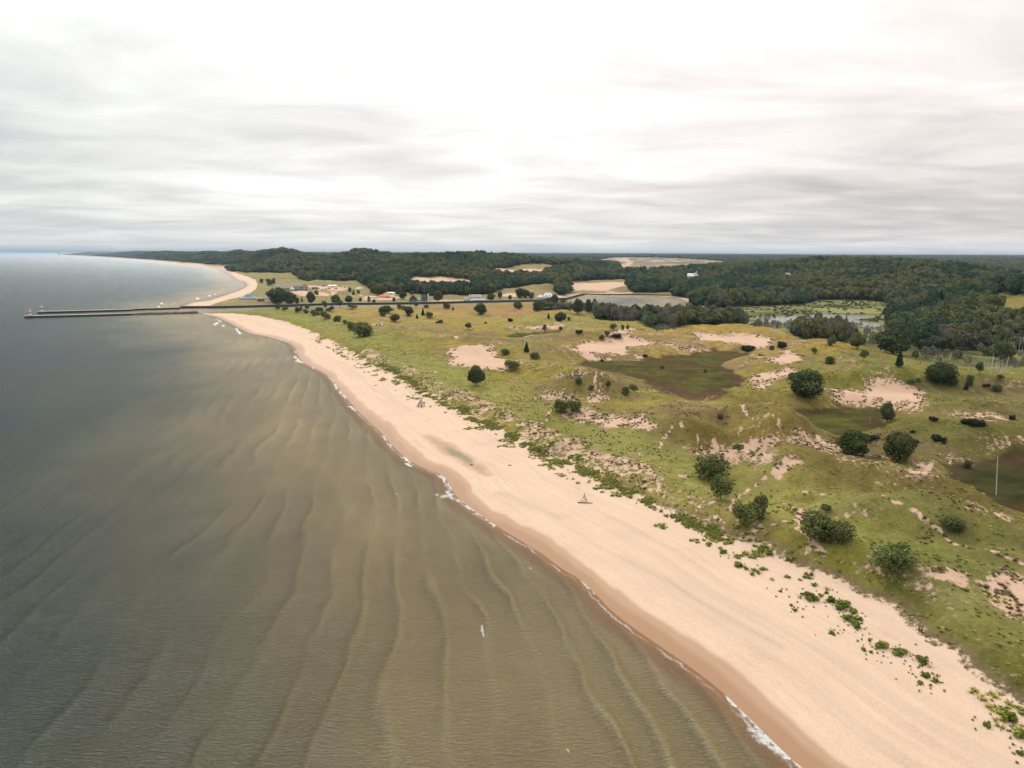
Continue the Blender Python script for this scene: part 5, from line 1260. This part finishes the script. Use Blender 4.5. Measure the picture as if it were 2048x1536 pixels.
def house(px, py, name, label, masses, chim=(), turn=0.0):
    """masses: x0 x1 y0 y1 wall_h roof_h axis hip wall_mat roof_mat windows[(n, z0, z1)]; metres, +x to the right of the photo, -y towards the lake"""
    p = on_ground([(px, py)])[0]; face = -math.atan2(p[0], p[1]) + turn
    root = empty(name, (p[0], p[1], p[2]), face)
    for k, (x0, x1, y0, y1, wh, rh, ax, hip, wm, rm, wins) in enumerate(masses):
        e = k * .003
        wo = MB().box(x0, x1, y0 + e, y1, -1.5, wh).done('wall', M[wm], root)
        if ax == 'y':
            xm = (x0 + x1) / 2; b = MB(); v = [b.bm.verts.new(c) for c in ((x0, y0 + .02, wh), (x1, y0 + .02, wh), (xm, y0 + .02, wh + rh * .97), (x0, y0 + .4, wh), (x1, y0 + .4, wh), (xm, y0 + .4, wh + rh * .97))]
            for f in ((0, 1, 2), (5, 4, 3), (0, 3, 4, 1), (1, 4, 5, 2), (2, 5, 3, 0)): b.bm.faces.new([v[i] for i in f])
            b.done('gable_wall', M[wm], wo)
        o = .45; yo = .1 if ax == 'y' else o
        MB().gable(x0 - o, x1 + o, y0 + (.42 if ax == 'y' else -o), y1 + o, wh + .01, rh, ax, hip).done('roof', M[rm], root)
        for n, z0, z1 in wins:
            for i in range(n):
                cx = x0 + (x1 - x0) * (i + .5) / n; w = min(.9, (x1 - x0) / n * .34)
                wd = MB().box(cx - w - .12, cx + w + .12, y0 - .06, y0 + .05, z0 - .12, z1 + .12).done('window', M['white'], wo)
                MB().box(cx - w, cx + w, y0 - .10, y0 - .055, z0, z1).done('pane', M['glass'], wd)
    for x, y, z, m in chim: MB().box(x - .6, x + .6, y - .6, y + .6, -1, z).box(x - .7, x + .7, y - .7, y + .7, z, z + .25).done('chimney', M[m], root)
    return prop(root, label, 'house')
house(497, 601, 'beach_house', 'white beach house with hipped blue grey roof beside the flagpole', [(-9, 9, -5, 6, 3.2, 3.4, 'x', 5, 'white', 'blue_roof', [(9, .9, 2.5)]), (-3.5, 4.5, -1.5, 4, 6.2, 2.2, 'x', 3, 'white', 'blue_roof', [(4, 5.0, 6.0)])], [(1.5, 1, 9.2, 'cream')])
house(531, 601, 'cottage', 'small white cottage with grey roof and brown link right of the blue roofed house', [(-1, 8, -4, 5, 3.6, 2.6, 'x', 0, 'white', 'grey_roof', [(3, 1, 2.4)]), (-9, -1.2, -3, 3, 2.4, 1.6, 'x', 0, 'brown', 'tan_roof', [(2, .9, 1.9)])])
house(588, 582, 'shingled_house', 'very large weathered shingle house with many gables behind the big tree', [(-17, -2, -4, 6, 5, 5, 'x', 0, 'shingle', 'tan_roof', [(5, 1, 2.6), (4, 3.4, 4.6)]), (-5, 12, 0, 12, 7.5, 5.5, 'x', 4, 'shingle', 'tan_roof', [(6, 1, 3), (5, 4.5, 6.3)]), (11, 20, -3, 9, 6.5, 6, 'y', 0, 'shingle', 'tan_roof', [(3, 1, 3), (2, 4.4, 6)]), (-6, 1, -9, 0, 4.5, 4, 'y', 0, 'white', 'grey_roof', [(3, 1, 3.4)]), (2, 8, -5, 2, 5, 4, 'y', 0, 'shingle', 'grey_roof', [(2, 1, 3.4)])], [(4, 7, 14.6, 'cream'), (-11, 2, 11.4, 'cream')])
house(838, 603.5, 'dark_house', 'charcoal house with steep gables and tall white chimney on the channel', [(-12, -2.5, -5, 5, 3.4, 5.2, 'y', 0, 'dark_wall', 'dark_roof', [(3, .9, 2.6)]), (-2.3, 3.2, -2, 4, 3.0, 3.4, 'y', 0, 'cream', 'dark_roof', [(2, .8, 2.6)]), (3.4, 10.5, -4, 5, 4.0, 4.6, 'x', 0, 'dark_wall', 'dark_roof', [(3, .9, 2.8)])], [(11.4, 0, 9.6, 'white')])
house(947, 603, 'white_house', 'long two storey white house with brown roof and porch columns on the channel', [(-4, 11, -4, 5, 6.4, 2.6, 'x', 1.5, 'white', 'tan_roof', [(6, 4.2, 5.6)]), (-12, -4.3, -3.5, 4, 3.4, 2.4, 'x', 1, 'white', 'grey_roof', [(3, .9, 2.4)]), (-1, 14, -7, -4.2, 2.9, .9, 'x', .6, 'white', 'pale_roof', [(9, .3, 2.4)])], [(-5, 1, 8.6, 'white')])
house(1091, 598.5, 'lake_house', 'white house with pale hipped roof and dormers beside the inner lake', [(-3, 9.5, -4, 5, 4.2, 4.4, 'x', 3, 'white', 'pale_roof', [(6, .8, 2.6)]), (-11, -3.2, -2.5, 4, 2.8, 3.0, 'x', 2.6, 'white', 'pale_roof', [(3, .8, 2.2)]), (0, 2, -3.7, 0, 5.6, 1.2, 'y', 0, 'white', 'pale_roof', [(1, 4.5, 5.4)]), (4.5, 6.5, -3.7, 0, 5.6, 1.2, 'y', 0, 'white', 'pale_roof', [(1, 4.5, 5.4)])])
house(1383, 563, 'hillside_house', 'pale grey roofed house half hidden in the woods right of the lake', [(-8, 6, -5, 6, 9, 5, 'x', 1, 'cream', 'pale_roof', [(4, 6, 8)]), (2, 11, -3, 7, 11, 5, 'y', 0, 'cream', 'grey_roof', [(2, 8, 10)])], [(8, 2, 18, 'cream')])
house(1573, 561, 'wood_cabin', 'small brown and grey roofed house peeping out of the woods above the marsh', [(-7, 7, -5, 5, 8.5, 4.5, 'x', 3, 'shingle', 'grey_roof', [(4, 5.5, 7.5)])])
house(560, 579, 'guest_house', 'low grey roofed wing house left of the large shingled house', [(-8, 8, -4, 4, 3.4, 3.2, 'x', 1.5, 'cream', 'grey_roof', [(5, .9, 2.5)])])
def shed(px, py, w, h, label, wm, rm):
    house(px, py, 'shed', label, [(-w / 2, w / 2, -2.5, 2.5, h, h * .35, 'x', 0, wm, rm, [(1, .8, h * .8)])])['category'] = 'shed'
shed(690, 576, 8, 2.8, 'pale shed at the far right end of the sandy yard', 'cream', 'tan_roof')
shed(782, 590, 9, 2.6, 'low pale site hut behind the tan sand heap', 'cream', 'pale_roof')
shed(630, 579, 9, 2.6, 'low brown shed on the sandy yard right of the shingled house', 'brown', 'tan_roof')
shed(665, 575, 12, 3, 'long low pale shed at the back of the sandy yard', 'cream', 'pale_roof')
shed(648, 573, 6, 2.6, 'small dark shed behind the parked cars on the yard', 'brown', 'grey_roof')
def heap(px, py, w, h, m, label):
    p = on_ground([(px, py)])[0]; V = ICO2[0].copy(); rg = np.random.default_rng(int(px)); V *= 1 + rg.normal(0, .07, (len(V), 1)); V[:, 2] = np.maximum(V[:, 2], -.1); V = V * np.array([w / 2, 4.5, h])
    o = obj_of('earth_heap', np_mesh('earth_heap', V, tris=ICO2[1], mat=M[m])); o.location = p; prop(o, label, 'heap')
heap(768, 594, 16, 3.4, 'orange', 'orange earth heap on the building plot left of the charcoal house')
heap(784, 595, 10, 3.0, 'tan', 'tan sand heap at the right end of the building plot')
heap(746, 595, 12, 1.8, 'tan', 'low pale sand heap at the left end of the building plot')
def car(px, py, m, label, rz):
    p = on_ground([(px, py)])[0]; root = empty('parked_car', p, rz)
    MB().box(-2.2, 2.2, -.9, .9, .35, .95).done('body', M[m], root)
    MB().box(-1.3, 1.2, -.82, .82, .951, 1.5, .22).done('cabin', M['glass'], root)
    MB().box(-.95, .8, -.55, .55, 1.501, 1.54).done('roof', M[m], root)
    for x in (-1.35, 1.35):
        for y in (-.92, .72):
            b = MB(); b.cyl(0, 0, 0, .2, .36, n=12); w = b.done('wheel', M['tyre'], root); w.rotation_euler.x = -math.pi / 2; w.location = (x, y, .36)
    prop(root, label, 'car', 'cars parked on the sandy yard')
for px, py, m, lab, rz in [(638, 577, 'car_dark', 'dark car nearest the shingled house on the sandy yard', .2), (645, 579.5, 'car_white', 'white car second from left on the sandy yard', .1), (652, 579, 'car_dark', 'dark car in the middle of the sandy yard', .3), (658, 577.5, 'car_red', 'red car on the sandy yard', 1.2),
    (672, 578, 'car_dark', 'dark car at the right end of the yard above the drive', .9), (668, 582, 'car_white', 'white car at the top of the sandy drive', .4)]: car(px, py, m, lab, rz)
def pole(px, py, hp, name, label, cat, flag=False):
    p = on_ground([(px, py)])[0]; d = math.hypot(p[0], p[1]); h = hp / F_PX * d; root = empty(name, p)
    MB().cyl(0, 0, -.5, h, .16, .10, 8).done('shaft', M['white'], root); MB().cyl(0, 0, h, h + .35, .22, .12, 8).done('finial', M['white'], root)
    if flag: MB().box(.1, 1.7, -.03, .03, h - 1.3, h - .2).done('flag', M['red'], root)
    prop(root, label, cat)
pole(475, 599, 12, 'flagpole', 'thin white flagpole on the grass left of the beach house', 'flagpole')
def stack():
    p = at_d(117, 14000); root = empty('smokestack', (p[0], p[1], 0)); MB().cyl(0, 0, 0, 78, 5, 4).done('lower_shaft', M['concrete'], root); MB().cyl(0, 0, 78, 118, 4, 3.5).done('upper_shaft', M['white'], root)
    prop(root, 'faint tall smokestack on the far left horizon', 'smokestack')
stack()
# driftwood
def driftwood(px, py, hp, n, spread, seed, label, base_log=False):
    p = on_ground([(px, py)])[0]; d = math.sqrt(p[0] ** 2 + p[1] ** 2 + CAM_H ** 2); h = hp / F_PX * d * .92; spread *= .85; rg = np.random.default_rng(seed)
    root = empty('driftwood_shelter', p)
    for i in range(n):
        a = 6.28 * i / n + rg.uniform(-.15, .15); q = spread * rg.uniform(.8, 1.1); foot = np.array([math.cos(a) * q, math.sin(a) * q, -.1]); top = np.array([rg.normal(0, .1), rg.normal(0, .1), h * rg.uniform(.8, 1.0)])
        e = foot + (top - foot) * rg.uniform(1.0, 1.16); mid = foot * .5 + e * .5 + rg.normal(0, .06, 3)
        obj_of('pole', tubes_mesh('pole', [([foot, mid, e], [.10, .08, .04])], M['dead'] if rg.uniform() < .55 else M['bark']), root)
    if base_log: obj_of('log', tubes_mesh('log', [([(-1.6, -1.2, .1), (0, -1.5, .14), (1.9, -1.7, .1)], [.14, .13, .1])], M['bark']), root)
    prop(root, label, 'driftwood shelter')
driftwood(842, 813, 17, 24, 2.1, 1, 'grey driftwood tipi standing on the beach by the dune edge')
driftwood(1168, 1002, 18, 5, .95, 2, 'small driftwood tripod with a log lying at its foot', True)
def log(px, py, L, rz, label):
    p = on_ground([(px, py)])[0]; o = obj_of('drift_log', tubes_mesh('drift_log', [([(-L / 2, 0, .08), (0, .1, .12), (L / 2, -.05, .1)], [.13, .15, .07])], M['bark'])); o.location = p; o.rotation_euler.z = rz; prop(o, label, 'log', 'drift logs on the beach')
for a in [(943, 930, 1.0, .5, 'short dark log at the lower end of the damp beach pool'), (816, 800, 1.4, .4, 'dark log on the sand left of the driftwood tipi'), (752, 771, 1.5, .2, 'dark log on the upper beach above the tipi'), (1078, 931, 1.2, 1.0, 'small dark log on the sand seaward of the green belt'),
          (1020, 931, .9, .3, 'tiny drift log on the open sand beyond the pool')]: log(*a)

# ------------------------------------------------------------------ lake air
def haze():
    m, nt = new_mat('haze'); v = N(nt, 'ShaderNodeVolumePrincipled'); v.inputs['Color'].default_value = (.40, .54, .70, 1); v.inputs['Density'].default_value = HAZE; v.inputs['Anisotropy'].default_value = .2
    o = nt.nodes.new('ShaderNodeOutputMaterial'); nt.links.new(v.outputs[0], o.inputs['Volume'])
    h = MB().box(-64000, 64000, -4000, 64000, -6, 150).done('haze', m); prop(h, kind='stuff')
HAZE = 4.2e-5
if HAZE: haze()
